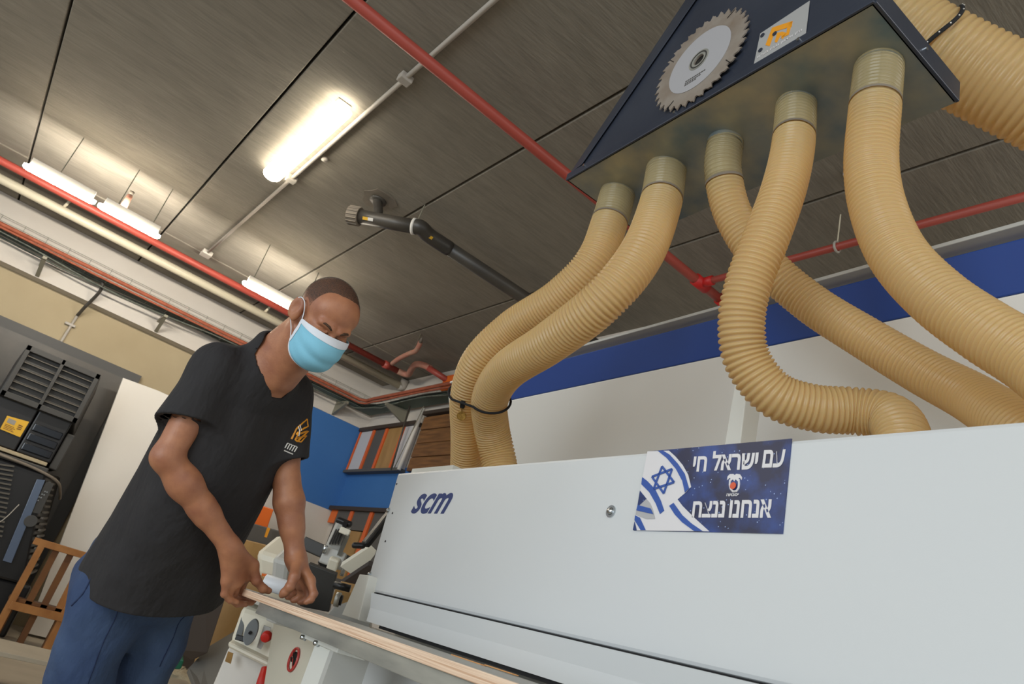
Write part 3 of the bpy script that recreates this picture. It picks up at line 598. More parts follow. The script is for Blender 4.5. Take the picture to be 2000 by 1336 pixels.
# strut post standing in front of the lid
ps = MB().hexa([ML(1.245, 1.40, 1.40), ML(1.185, 1.40, 1.40), ML(1.185, 1.45, 1.40), ML(1.245, 1.45, 1.40), ML(1.245, 1.40, 1.85), ML(1.205, 1.40, 1.85), ML(1.205, 1.47, 1.85), ML(1.245, 1.47, 1.85)]).build('lid_post', powder_in, em, bevel=.003)
# ================= sticker =================
def plate(pts, m, name, parent, off=.0, th=.0008, d=1.0):
    return MB().slab([ML(s, d-off, z) for s, z in pts], MNv*(-th)).build(name, m, parent)
sk = empty('flag_poster', ML(.9, .999, 1.26), 'dark blue poster with a flag and Hebrew lettering on the white machine cover', 'poster')
plate([(1.0873,1.4254),(0.7443,1.4264),(0.7385,1.2601),(1.0808,1.2563)], sticker_n, 'poster_sheet', sk, 0, .002)
O1, O2, O3 = .0022, .0034, .0046
plate([(1.0872,1.4250),(1.0263,1.4228),(1.0056,1.4092),(0.9815,1.3895),(0.9626,1.3688),(0.9495,1.3434),(0.9535,1.3411),(0.9622,1.3318),(0.9779,1.3196),(0.9620,1.3063),(0.9301,1.2851),(0.8881,1.2595),(1.0709,1.2562),(1.0806,1.2736),(1.0816,1.3024),(1.0606,1.3206),(1.0839,1.3385),(1.0854,1.3673)], sticker_w, 'flag_cloth', sk, O1)
plate([(1.0559,1.4235),(1.0417,1.4234),(1.0215,1.4137),(0.9944,1.3930),(0.9713,1.3710),(0.9534,1.3408),(0.9617,1.3327),(0.9737,1.3561),(0.9964,1.3816),(1.0273,1.4065)], sticker_b, 'flag_stripe', sk, O2)
plate([(1.0855,1.3677),(1.0685,1.3588),(1.0417,1.3406),(1.0207,1.3175),(1.0062,1.2970),(1.0153,1.2899),(1.0329,1.3119),(1.0568,1.3351),(1.0838,1.3523)], sticker_b, 'flag_stripe', sk, O2)
plate([(0.9953,1.3063),(0.9856,1.3123),(0.9578,1.2883),(0.9318,1.2729),(0.9028,1.2594),(0.9225,1.2588),(0.9544,1.2742),(0.9764,1.2890)], sticker_b, 'flag_stripe', sk, O2)
plate([(1.0839,1.3385),(1.0592,1.3202),(1.0816,1.3024)], sticker_n, 'flag_gap', sk, O2)
plate([(1.0606,1.3206),(1.0480,1.3119),(1.0369,1.2987),(1.0257,1.2802),(1.0493,1.2795),(1.0821,1.2879),(1.0816,1.3024)], sticker_g, 'flag_shade', sk, O2)
plate([(1.0805,1.3078),(1.0424,1.3006),(1.0318,1.2890),(1.0812,1.2966)], sticker_b, 'flag_stripe', sk, O3)
plate([(1.0828,1.2866),(1.0679,1.2818),(1.0452,1.2573),(1.0588,1.2569),(1.0815,1.2765)], sticker_b, 'flag_stripe', sk, O2)
plate([(1.0806,1.2736),(1.0697,1.2566),(1.0804,1.2566)], sticker_n, 'flag_gap', sk, O2)
def star(tri, w):
    m = MB(); P = [Vector((s, z, 0)) for s, z in tri]
    for i in range(3):
        a, b = P[i], P[(i+1) % 3]; m.bar(ML(a.x, 1.0-O3, a.y), ML(b.x, 1.0-O3, b.y), w, .0012, up=tuple(MNv))
    return m.build('star_triangle', sticker_b, sk)
star([(1.0348,1.3887),(0.9940,1.3538),(1.0457,1.3411)], .0045); star([(1.0573,1.3674),(1.0062,1.3816),(1.0157,1.3316)], .0045)
def htext(q, body, b, parent=sk, m=sticker_w, d=1.0-.0024):  # q: (s,z) of bottom-left, bottom-right, top-left
    (s0, z0), (s1, z1), (s2, z2) = q
    p = ML(s0, d, z0); return text(body[::-1], p, ML(s1, d, z1)-p, ML(s2, d, z2)-p, m, parent, bold=b)
htext([(0.7959,1.3755),(0.7523,1.3743),(0.7963,1.4082)], '\u05e2\u05dd', .030)
htext([(0.9076,1.3746),(0.8051,1.3733),(0.9102,1.4139)], '\u05d9\u05e9\u05e8\u05d0\u05dc', .030)
htext([(0.9535,1.3745),(0.9202,1.3737),(0.9559,1.4057)], '\u05d7\u05d9', .030)
htext([(0.8503,1.2849),(0.7636,1.2861),(0.8523,1.3168)], '\u05d0\u05e0\u05d7\u05e0\u05d5', .030)
htext([(0.9348,1.2842),(0.8604,1.2852),(0.9373,1.3152)], '\u05e0\u05e0\u05e6\u05d7', .030)
htext([(0.8628,1.3244),(0.8367,1.3247),(0.8631,1.3293)], '\u05d9\u05d8\u05d1\u05ea\u05d4', .03)
em_ = MB()
U = [(0.8609,1.3555),(0.8597,1.3458),(0.8568,1.3388),(0.8503,1.3332),(0.8429,1.3338),(0.8394,1.3393),(0.8397,1.3471),(0.8417,1.3557)]
em_.tube([ML(s, 1.0-O1, z) for s, z in U], .0021, 6); em_.build('emblem_loop', sticker_w, sk)
pl = [(0.8672,1.3548),(0.8673,1.3618),(0.8635,1.3661),(0.8554,1.3663),(0.8519,1.3639),(0.8483,1.3664),(0.8399,1.3647),(0.8349,1.3590),(0.8350,1.3542),(0.8393,1.3583),(0.8416,1.3575),(0.8436,1.3520),(0.8484,1.3560),(0.8507,1.3522),(0.8545,1.3561),(0.8580,1.3531),(0.8612,1.3590),(0.8639,1.3573)]
plate(pl, sticker_w, 'emblem_palm', sk, O1)
oc = [(0.8512,1.3436),(0.8447,1.3434)]; r_ = abs(oc[1][0]-oc[0][0])*1.0
plate([(oc[0][0]+r_*math.cos(a), oc[0][1]+r_*math.sin(a)) for a in np.linspace(0, 2*math.pi, 25)[:-1]], orange_p, 'emblem_orange', sk, O2)
# ================= dust hood =================
HZ = 2.455
dh = empty('dust_hood', ML(1.2, 1.18, HZ), 'dark blue and galvanised dust collection hood hanging from the ceiling above the machine', 'dust hood')
s0, s1, d0, d1 = .678, 1.752, .997, 1.362
MB().box((s0, d0, HZ), (s1, d1, HZ+.004), ML).build('galvanised_bottom', galv, dh)
sl = (1.752-1.351)/.564
ht = .78
def F(s, d, z): return ML(s, d, z)
tl, trr = s1-sl*ht, s0+sl*ht*.55
front = MB().slab([F(s1, d0, HZ), F(s0, d0, HZ), F(trr, d0, HZ+ht), F(tl, d0, HZ+ht)], MNv*.004).build('front_sheet', hood_blue, dh)
MB().slab([F(s1, d0, HZ), F(s1, d1, HZ), F(tl, d1, HZ+ht), F(tl, d0, HZ+ht)], MDv*(-.004)).build('left_sheet', hood_blue, dh)
MB().slab([F(s0, d0, HZ), F(s0, d1, HZ), F(trr, d1, HZ+ht), F(trr, d0, HZ+ht)], MDv*.004).build('right_sheet', hood_blue, dh)
MB().slab([F(s1, d1, HZ), F(s0, d1, HZ), F(trr, d1, HZ+ht), F(tl, d1, HZ+ht)], MNv*.004).build('rear_sheet', galv, dh)
MB().slab([F(tl, d0, HZ+ht), F(trr, d0, HZ+ht), F(trr, d1, HZ+ht), F(tl, d1, HZ+ht)], (0, 0, .004)).build('top_sheet', galv, dh)
# front lip, folded seams
MB().box((s0-.004, d0-.006, HZ-.002), (s1+.002, d0+.001, HZ+.026), ML).build('front_lip', hood_blue, front, bevel=.002)
MB().box((s0-.008, d0, HZ-.002), (s0+.001, d1+.004, HZ+.062), ML).build('side_lip', hood_blue, dh, bevel=.002)
def off(s, z, k): return F(s-k, d0-.005, z)
MB().slab([F(s1-.005, d0-.001, HZ+.028), F(s1-.075, d0-.009, HZ+.028), F(tl-.12, d0-.009, HZ+ht), F(tl, d0-.001, HZ+ht)], MNv*.003).build('corner_flange', hood_blue, front, bevel=.002)
for s, z in ((1.66, .016), (.86, .014), (1.26, .014)): MB().tube([F(s, d0-.006, HZ+z), F(s, d0-.011, HZ+z)], .005, 10).build('rivet', bright_steel, front)
MB().tube([F(s0-.008, 1.2, HZ+.03), F(s0-.013, 1.2, HZ+.03)], .005, 10).build('rivet', bright_steel, dh)
for s in (.95, 1.35):
    MB().tube([F(s, 1.18, HZ+ht), F(s, 1.18, CH)], .006, 8).build('hanger_rod', bracket_m, dh)
# saw blade on the front sheet
sbc = (1.199, HZ+.175); R0 = .1655
sb = empty('saw_blade', F(sbc[0], d0-.008, sbc[1]), 'round toothed saw blade fixed on the dark blue hood face', 'saw blade')
o_ = []; NT = 34; rng = random.Random(3)
for k in range(NT):
    a = 2*math.pi*k/NT; w = 2*math.pi/NT
    o_ += [(a, R0*1.035), (a+w*.14, R0*.925), (a+w*.36, R0*.93), (a+w*.62, R0*.985), (a+w*.9, R0*1.0)]
pts = [F(sbc[0]+r*math.cos(-a), d0-.014, sbc[1]+r*math.sin(-a)) for a, r in o_]
n_ = len(pts); inner = [F(sbc[0]+.018*math.cos(-a), d0-.014, sbc[1]+.018*math.sin(-a)) for a, r in o_]
m = MB(); V = pts+[p+MNv*.004 for p in pts]+inner+[p+MNv*.004 for p in inner]
fs = []
for i in range(n_):
    j = (i+1) % n_; fs += [(i, j, 2*n_+j, 2*n_+i), (n_+i, 3*n_+i, 3*n_+j, n_+j), (i, n_+i, n_+j, j), (2*n_+i, 2*n_+j, 3*n_+j, 3*n_+i)]
m.add(V, fs).build('toothed_disc', saw_steel, sb)
def ringp(r0, r1, d, m_, name, par, th=.001, n=48):
    a_ = np.linspace(0, 2*math.pi, n+1)[:-1]; q = MB()
    vs = [F(sbc[0]+r*math.cos(a), dd_, sbc[1]+r*math.sin(a)) for dd_ in (d, d+th) for r in (r0, r1) for a in a_]; f = []
    for i in range(n):
        j = (i+1) % n; f += [(i, j, n+j, n+i), (2*n+i, 3*n+i, 3*n+j, 2*n+j), (n+i, n+j, 3*n+j, 3*n+i), (i, 2*n+i, 2*n+j, j)]
    return q.add(vs, f).build(name, m_, par)
ringp(.036, .112, d0-.0155, saw_disc, 'printed_disc', sb)
ringp(.0185, .036, d0-.0165, steel, 'hub_ring', sb, .003); ringp(.026, .030, d0-.0175, dark_pl, 'hub_groove', sb, .001)
MB().tube([F(sbc[0], d0-.009, sbc[1]), F(sbc[0], d0-.006, sbc[1])], .019, 24).build('hub_hole', black_pl, sb)
for a in (.55, 2.2, 3.75, 5.25):
    MB().bar(F(sbc[0]+.135*math.cos(a), d0-.0148, sbc[1]+.135*math.sin(a)), F(sbc[0]+.163*math.cos(a+.05), d0-.0148, sbc[1]+.163*math.sin(a+.05)), .0022, .0012, up=tuple(MNv)).build('expansion_slot', black_pl, sb)
bp = MB()
for k, (w_, z_) in enumerate(((.075, -.066), (.06, -.074), (.045, -.081))):
    for j in range(9-2*k): bp.bar(F(sbc[0]+.035-w_*j/(9-2*k), d0-.0162, sbc[1]+z_), F(sbc[0]+.035-w_*(j+.7)/(9-2*k), d0-.0162, sbc[1]+z_+.001), .0035, .001, up=tuple(MNv))
bp.build('blade_print', grey_board, sb)
# company plate
pq = [(0.9929,2.5931),(0.8491,2.6007),(0.8452,2.4776),(0.9946,2.4798)]
pl_ = empty('company_plate', ML(pq[3][0], d0, pq[3][1]), 'small grey company plate with an orange emblem right of the saw blade', 'sign')
plate(pq, label_gr, 'plate_sheet', pl_, .002, .0015, d0)
def zt(q, body, b, m_): 
    (a0, b0), (a1, b1), (a2, b2) = q; dd_ = d0-.0045; p = F(a0, dd_, b0); return text(body[::-1], p, F(a1, dd_, b1)-p, F(a2, dd_, b2)-p, m_, pl_, bold=b)
zt([(0.9851,2.4923),(0.8575,2.4979),(0.9853,2.5034)], '\u05e0\u05ea\u05df \u05d5\u05dc\u05d3\u05de\u05df \u05d5\u05d1\u05e0\u05d9\u05d5 \u05d1\u05e2"\u05de', .01, sticker_w)
for tri in ([(0.9663,2.5304),(0.9546,2.5852),(0.8913,2.5607),(0.8915,2.5409),(0.9436,2.5626),(0.9519,2.5163)], [(0.8913,2.5607),(0.8968,2.5159),(0.9210,2.5212),(0.9044,2.5288),(0.9046,2.5618)], [(0.9373,2.5204),(0.9343,2.5512),(0.9182,2.5428),(0.9044,2.5288),(0.9138,2.5123),(0.9214,2.5342),(0.9303,2.5135)]):
    plate(tri, logo_y, 'emblem_shape', pl_, .0035, .001, d0)
for q in ((1205,355), (1325,340), (1190,495), (1165,580)): pass
for c in [(0.9825,2.5778),(0.9419,2.5532),(0.9798,2.5216)]:
    plate([(c[0]+.0065*math.cos(a), c[1]+.0065*math.sin(a)) for a in np.linspace(0, 2*math.pi, 17)[:-1]], hood_blue, 'magnet_dot', pl_, .005, .001, d0)
# ================= hoses =================
def hose(name, label, pts, r, pitch, amp, grp, cuff=.13, parent=None, seg=26, cuffrad=None, z_in=None):
    P = spline([ML(*p) for p in pts], 40); L = np.r_[0, np.cumsum(np.linalg.norm(np.diff(P, axis=0), axis=1))]
    n = int(L[-1]/pitch); ns = n*5
    t = np.linspace(0, L[-1], ns); C_ = np.c_[[np.interp(t, L, P[:, i]) for i in range(3)]].T
    ph = t/pitch % 1; rr = r-amp/2+amp*(np.abs(np.sin(math.pi*ph))**.7)-amp*.5
    e = empty(name, ML(*pts[0]), label, 'hose', grp)
    k = np.searchsorted(t, cuff) if cuff else 0
    MB().tube([tuple(c) for c in C_[k:]], list(rr[k:]), seg, caps=False).build('ribbed_tube', hose_m, e, smooth=True)
    if cuff:
        MB().tube([tuple(c) for c in C_[:k+1]], list(rr[:k+1]), seg, caps=False).build('clear_cuff', cuff_m, e, smooth=True)
        MB().tube([tuple(ML(*pts[0])+Vector((0, 0, .0)))]+[tuple(c) for c in C_[1:k:4]], r*.86, 24, caps=False).build('metal_spigot', steel, e, smooth=True)
        c0 = Vector(C_[0]); MB().tube([c0+Vector((0, 0, .002)), c0-Vector((0, 0, .014))], r*.97, 28, caps=False).build('collar_ring', galv, e, smooth=True)
        c1, c2 = Vector(C_[k]), Vector(C_[k+3]); MB().tube([c1, c2], r*1.012, 28, caps=False).build('dark_joint_ring', pvc_dust, e, smooth=True)
    return e
G = 'ribbed hoses under the dust hood'
hose('dust_hose', 'leftmost amber ribbed hose, bending left and down behind the black tie', [(1.655,1.145,2.455), (1.6352,1.13,2.3165), (1.633,1.11,2.1522), (1.746,1.09,2.0344), (1.9266,1.06,1.9499), (2.0549,1.045,1.8397), (2.1631,1.1,1.7431), (2.2628,1.2,1.6465), (2.3584,1.3,1.5297), (2.3794,1.36,1.3913)], .0605, .0112, .007, G)
hose('dust_hose', 'second amber ribbed hose from the left, paired with the leftmost one', [(1.433,1.147,2.455), (1.401,1.13,2.2818), (1.3602,1.07,2.0557), (1.426,1.03,1.9005), (1.6227,1.03,1.8159), (1.8722,1.06,1.7765), (2.0322,1.12,1.7249), (2.1231,1.21,1.6678), (2.1359,1.28,1.581), (2.0806,1.32,1.4353)], .064, .0125, .0075, G)
hose('dust_hose', 'third amber ribbed hose from the left, crossing behind the fourth', [(1.209,1.155,2.455), (1.2102,1.17,2.3562), (1.1892,1.22,2.2259), (1.1295,1.3,2.0989), (1.0371,1.39,1.9937), (0.9048,1.44,1.884), (0.7771,1.46,1.7814), (0.6607,1.44,1.69), (0.546,1.36,1.5777), (0.4433,1.3,1.4705)], .0525, .0125, .0065, G)
hose('dust_hose', 'fourth amber ribbed hose from the left, curling in an S behind the cover', [(.975,1.152,2.455), (0.9463,1.13,2.2752), (0.9296,1.1,2.1185), (0.9385,1.08,1.9758), (0.9679,1.08,1.8595), (0.988,1.1,1.768), (0.9883,1.14,1.6904), (0.9532,1.2,1.631), (0.901,1.27,1.6223), (0.844,1.33,1.6347), (0.7817,1.35,1.6221), (0.7394,1.33,1.5699), (0.7155,1.3,1.4819)], .0525, .0125, .0085, G)
hose('dust_hose', 'rightmost of the five thin hoses, wide amber curve running out to the right', [(.757,1.161,2.455), (0.7498,1.15,2.3024), (0.7523,1.16,2.1519), (0.7321,1.17,2.0224), (0.686,1.18,1.8939), (0.6122,1.19,1.7818), (0.5321,1.2,1.6936), (0.459,1.2,1.6226), (0.3861,1.18,1.535)], .0565, .0115, .006, G)
# black tie and tag around the first two hoses
tie = empty('cable_tie', ML(2.0, 1.1, 1.75), 'black tie strapping the two left hoses together', 'tie')
c1, c2 = ML(*(2.1582,1.095,1.7542)), ML(*(2.0311,1.12,1.7228)); T_ = (ML(*(2.021,1.045,1.8198))-ML(*(2.2146,1.2,1.6623))).normalized()
u_ = (c2-c1); u_ = (u_-T_*u_.dot(T_)).normalized(); v_ = T_.cross(u_)
tp = [c1+(u_*math.cos(a)+v_*math.sin(a))*.067 for a in np.linspace(math.pi/2, 3*math.pi/2, 15)]+[c2+(u_*math.cos(a)+v_*math.sin(a))*.071 for a in np.linspace(-math.pi/2, math.pi/2, 15)]
MB().tube(tp, .0042, 8, close=True).build('strap', black_rb, tie, smooth=True)
w_ = -(FW-T_*FW.dot(T_)).normalized(); bk = c1+w_*.074-u_*.012
MB().bar(bk-T_*.014, bk+T_*.014, .016, .016).build('buckle', black_rb, tie, bevel=.003)
tg = empty('round_tag', (bk-T_*.045+w_*.008), 'round brass coloured tag hanging from the black tie', 'tag')
c = (bk-T_*.045+w_*.008)
MB().tube([c+FW*.003, c-FW*.003], .0165, 28).build('disc', gold_m, tg)
MB().tube([c-FW*.003+RT*.015*math.cos(a)+UP*.015*math.sin(a) for a in np.linspace(0, 2*math.pi, 25)[:-1]], .0015, 6, close=True).build('rim', gold_m, tg)
for k in range(3):
    q_ = Vector((bk-T_*.012+w_*.008))+(Vector(c)-Vector((bk-T_*.012+w_*.008)))*(k*.22)
    MB().tube([q_+RT*.003*math.cos(a)+UP*.0045*math.sin(a) for a in np.linspace(0, 2*math.pi, 11)[:-1]], .001, 5, close=True).build('chain_link', gold_m, tg)
# big duct hose at upper right
bh = empty('main_duct_hose', (1.6, .9, 2.7), 'very wide amber ribbed duct hose leaving the hood at the upper right', 'hose')
BP = [ML(1.12, 1.30, 3.12), ML(.98, 1.36, 2.98), (1.4325,0.8163,2.9235), (1.5057,0.7324,2.8436), (1.602,0.6349,2.7612), (1.7008,0.5336,2.683), (1.8352,0.4273,2.6205), (2.0422,0.3094,2.5905)]
P = spline(BP, 40); L = np.r_[0, np.cumsum(np.linalg.norm(np.diff(P, axis=0), axis=1))]
t = np.linspace(0, L[-1], int(L[-1]/.021)*7); C_ = np.c_[[np.interp(t, L, P[:, i]) for i in range(3)]].T
rr = .112+.007*(np.abs(np.sin(math.pi*(t/.021 % 1)))**.8)
MB().tube([tuple(c) for c in C_], list(rr), 44, caps=False).build('ribbed_tube', hose_m, bh, smooth=True)
bs_ = empty('duct_strap', (1.4258,0.641,2.7178), 'black dotted strap around the very wide duct hose', 'strap')
c0, c1 = Vector((1.5234,0.7085,2.8174)), Vector((1.602,0.6349,2.7612)); ax = (c1-c0).normalized(); e1 = ax.orthogonal().normalized(); e2 = ax.cross(e1)
ringpts = [c0+(e1*math.cos(a)+e2*math.sin(a))*.122+ax*.012*math.sin(3*a) for a in np.linspace(0, 2*math.pi, 49)[:-1]]
MB().tube(ringpts, .006, 8, close=True).build('strap', black_rb, bs_, smooth=True)
dm = MB()
for p in ringpts[::2]: dm.tube([p+(p-c0).normalized()*.004, p+(p-c0).normalized()*.0075], .0022, 6)
dm.build('white_dots', logo_w, bs_)
# ================= workshop behind the hands =================
pf = empty('power_feeder', (1.6019,3.3967,1.1554), 'grey overhead clamp column with a dark star knob behind the hands', 'machine')
MB().bar((1.5354,3.3477,1.3349), (1.5576,3.4228,1.16), .07, .06).build('column', lgrey_m, pf, bevel=.006)
for k in range(4): MB().bar(Vector((1.5241,3.3202,1.3018))+RT*(.014*k-.028), Vector((1.5317,3.3508,1.2322))+RT*(.014*k-.028), .006, .02).build('column_groove', dark_pl, pf)
MB().bar((1.5385,3.2695,1.2816), (1.5511,3.3099,1.1865), .02, .02).build('guide_rod', bright_steel, pf)
MB().bar((1.5124,3.3167,1.2981), (1.556,3.2909,1.2936), .03, .03).build('column_cap', cream_m, pf, bevel=.004)
MB().bar((1.4882,3.35,1.3393), (1.5606,3.3057,1.3349), .035, .03).build('star_knob', black_pl, pf, bevel=.012)
MB().bar((1.5207,3.3018,1.342), (1.5295,3.3156,1.3038), .02, .02).build('knob_stem', black_pl, pf)
MB().bar((1.4306,3.4858,1.1967), (1.5251,3.4312,1.1846), .06, .06).build('cross_beam', dark_pl, pf, bevel=.004)
MB().bar((1.6161,3.3755,1.179), (1.7173,3.3166,1.1667), .055, .05).build('cross_beam', dark_pl, pf, bevel=.004)
MB().bar((1.5052,3.3872,1.1691), (1.5986,3.3292,1.165), .075, .08).build('clamp_block', lgrey_m, pf, bevel=.008)
MB().bar((1.5361,3.3033,1.1677), (1.5478,3.3221,1.1161), .05, .05).build('clamp_block', cream_m, pf, bevel=.008)
for a, b in (((1.4772,3.3211,1.2069), (1.4837,3.3339,1.1738)), ((1.5718,3.253,1.1704), (1.5858,3.2789,1.1023)), ((1.5478,3.3221,1.1161), (1.5512,3.3297,1.0971))): MB().tube([a, b], .01, 10).build('clamp_screw', bright_steel, pf, smooth=True)
MB().bar((1.5059,3.3876,1.1421), (1.5442,3.3794,1.11), .02, .03).build('lever', black_pl, pf, bevel=.004)
mt = empty('machine_table', (1.6, 3.2, 0), 'dark cast machine table behind the board and the hands', 'table')
MB().box((1.12, 2.80, .885), (2.15, 3.65, .925)).build('table_top', lgrey_m, mt, bevel=.004)
MB().box((1.62, 2.95, 0), (2.05, 3.5, .885)).build('pedestal', dark_pl, mt, bevel=.01)
cl = empty('black_lever', (1.3586,2.744,1.2193), 'black angled plastic lever beside the left edge of the white cover', 'lever')
MB().bar((1.3357,2.7686,1.2), (1.3781,2.7345,1.2135), .024, .024).build('grip', black_pl, cl, bevel=.01)
MB().bar((1.375,2.737,1.2124), (1.4749,2.7405,1.4597), .045, .03).build('arm', black_pl, cl, bevel=.01)
MB().slab([(1.3247,3.088,1.0954), (1.436,3.0202,1.0879), (1.4859,3.0662,0.9349), (1.3814,3.1402,0.9218)], FW*.03).build('dark_board', dark_pl, bevel=.003, **tagd('upright dark grey board right behind the left hand of the man', 'board'))
MB().tube([(1.1404,3.0098,0.974), (1.2352,2.9486,0.9743)], .031, 20).build('white_roll', white_tub, smooth=True, bevel=.004, **tagd('white roll lying between the two hands behind the board', 'roll'))
wm = empty('spindle_machine', (1.2446,3.2886,1.057), 'small white machine housing with an orange stripe between the forearms', 'machine')
MB().slab([(1.1655,3.3251,1.0851), (1.2891,3.2442,1.0878), (1.3322,3.267,0.9889), (1.2229,3.3409,0.982)], FW*.3).build('housing', cream_m, wm, bevel=.03)
MB().slab([(1.2239,3.2507,1.0811), (1.2912,3.2068,1.0823), (1.3285,3.2315,0.9871), (1.2666,3.2733,0.9832)], FW*.2).build('side_hood', lgrey_m, wm, bevel=.02)
MB().slab([(1.2188,3.2813,1.0023), (1.2487,3.2601,1.0062), (1.2528,3.2615,0.9983), (1.2229,3.2827,0.9944)], FW*.01).build('orange_stripe', orange_b, wm)
tb = empty('slanted_table', (1.4498,2.8819,1.0879), 'tilted brown and cream table top beside the white end bracket', 'table')
MB().slab([(1.476,3.0936,1.1473), (1.53,3.0047,1.2533), (1.5655,2.991,1.2353), (1.553,3.0563,1.1231)], (0, 0, -.02)).build('cream_top', cream_m, tb)
MB().slab([(1.4509,3.0291,1.0517), (1.5154,2.9222,1.1798), (1.5417,2.9062,1.178), (1.4906,3.0139,1.0316)], (0, 0, -.02)).build('brown_edge', ochre_dk, tb)
yb = empty('small_parts_box', (1.4115,2.8163,1.0113), 'ochre yellow box with a black knob behind the board, beside the dark board', 'box')
MB().slab([(1.3902,2.8859,1.0285), (1.4525,2.8431,1.0339), (1.4738,2.8614,0.9712), (1.4034,2.9087,0.9672)], FW*.1).build('box_body', wood_lt, yb, bevel=.004)
MB().tube([(1.3616,2.7944,0.9903), (1.377,2.7837,0.9917)], .028, 14).build('knob', steel, yb, smooth=True)
MB().tube([(1.377,2.7837,0.9917), (1.384,2.779,0.9921)], .02, 14).build('knob_end', black_pl, yb, smooth=True)
MB().tube([(1.3312,2.7893,1.0387), (1.3868,2.7517,1.0422)], .015, 10).build('black_bar', black_pl, yb, smooth=True)
MB().slab([(1.4209,2.8964,0.9693), (1.5043,2.8022,1.0486), (1.5762,2.8269,0.9098), (1.4147,2.9218,0.9273)], FW*.05).build('back_plate', lgrey_m, bevel=.003, **tagd('grey plate standing behind the white end bracket', 'plate'))
# orange and grey store shelf behind the torso
sh = empty('storage_boxes', (2.3406,6.7368,1.2871), 'stack of orange, grey and ochre boxes between the forearm and the shirt', 'boxes')
q_ = Vector((2.6891,7.4507,1.224)); MB().box((q_.x-.5, q_.y, 0), (q_.x+.35, q_.y+.4, q_.z-.08)).build('bottom_box', ochre_dk, sh, bevel=.01)
MB().slab([(2.504,7.5914,1.6885), (2.6454,7.5019,1.6855), (2.6834,7.5748,1.4949), (2.5146,7.6871,1.4878)], (.05, .3, 0)).build('orange_box', orange_b, sh, bevel=.01)
MB().slab([(2.4519,7.596,1.4918), (2.8826,7.3128,1.5037), (2.9195,7.3935,1.2991), (2.479,7.6961,1.2618)], (.05, .3, 0)).build('grey_box', grey_board, sh, bevel=.01)
MB().slab([(2.3683,7.355,1.3087), (2.8391,7.038,1.3362), (2.8563,7.1092,1.1751), (2.3667,7.4633,1.0988)], (.05, .3, 0)).build('ochre_box', wood_lt, sh, bevel=.01)
MB().slab([(2.5776,7.2599,1.4847), (2.5972,7.249,1.4813), (2.6124,7.2851,1.3914), (2.5988,7.2937,1.3917)], (0, .03, 0)).build('yellow_handle', logo_y, sh)
# cream machine cabinet under the board end
cc = empty('sander_cabinet', (1.3115,3.2261,0.5884), 'cream machine cabinet with a round grey dial and red knob under the board end', 'machine')
n_ = (FW*.75+Vector((.2, .3, 0))).normalized()
hd = [(1.1374,3.1346,0.8601), (1.2794,2.9783,0.8606), (1.2679,2.9425,0.6918), (1.1272,3.0842,0.7183)]
MB().slab(hd, n_*.35).build('control_head', cream_m, cc, bevel=.02)
MB().slab([(1.1096,3.0533,0.725), (1.2536,2.9073,0.7026), (1.2509,2.9201,0.6809), (1.1206,3.057,0.7038)], n_*.3).build('head_lip', cream_m, cc, bevel=.012)
MB().slab([(1.1535,3.1406,0.7014), (1.2936,2.9925,0.6882), (1.3489,2.788,0.3854), (1.1226,3.0649,0.3817)], n_*.35).build('cabinet_body', white_pn, cc, bevel=.01)
MB().slab([(1.1474,3.1176,0.8301), (1.1642,3.107,0.8297), (1.1541,3.0509,0.7496), (1.1344,3.0619,0.7529)], n_*.01).build('handle_slot', grey_dial, cc)
MB().bar((1.1258,3.029,0.7521), (1.1626,3.0048,0.753), .02, .02).build('handle_bar', black_pl, cc, bevel=.003)
ctr = Vector((1.1537,2.9659,0.7898)); a1 = (Vector((1.1615,2.9894,0.8352))-Vector((1.1459,2.9437,0.7417)))*.5; a2 = (Vector((1.1745,2.9539,0.787))-Vector((1.1329,2.9779,0.7926)))*.5
MB().slab([ctr+a1*math.cos(a)+a2*math.sin(a) for a in np.linspace(0, 2*math.pi, 29)[:-1]], n_*(-.015)).build('round_dial', grey_dial, cc, bevel=.002)
MB().tube([ctr-n_*.015, ctr-n_*.025], .006, 10).build('dial_pin', black_pl, cc)
MB().slab([(1.1993,2.985,0.8217), (1.2251,2.969,0.8205), (1.2122,2.9547,0.7382), (1.1967,2.9633,0.7408)], n_*(-.004)).build('grey_stripe', lgrey_m, cc)
rk = Vector((1.2063,2.9317,0.7904)); MB().tube([rk, rk-n_*.03], [.022, .018], 18).build('red_knob', red_pl, cc, smooth=True, bevel=.004)
MB().slab([(1.137,3.0781,0.6924), (1.1558,3.0669,0.6908), (1.1503,3.0361,0.6567), (1.1294,3.0481,0.6595)], n_*(-.004)).build('yellow_sticker', wood_lt, cc)
MB().tube([(1.226,2.8683,0.6871), (1.225,2.8436,0.6352), (1.2322,2.8289,0.5792)], [.02, .026, .03], 14).build('red_handle', red_pl, cc, smooth=True)
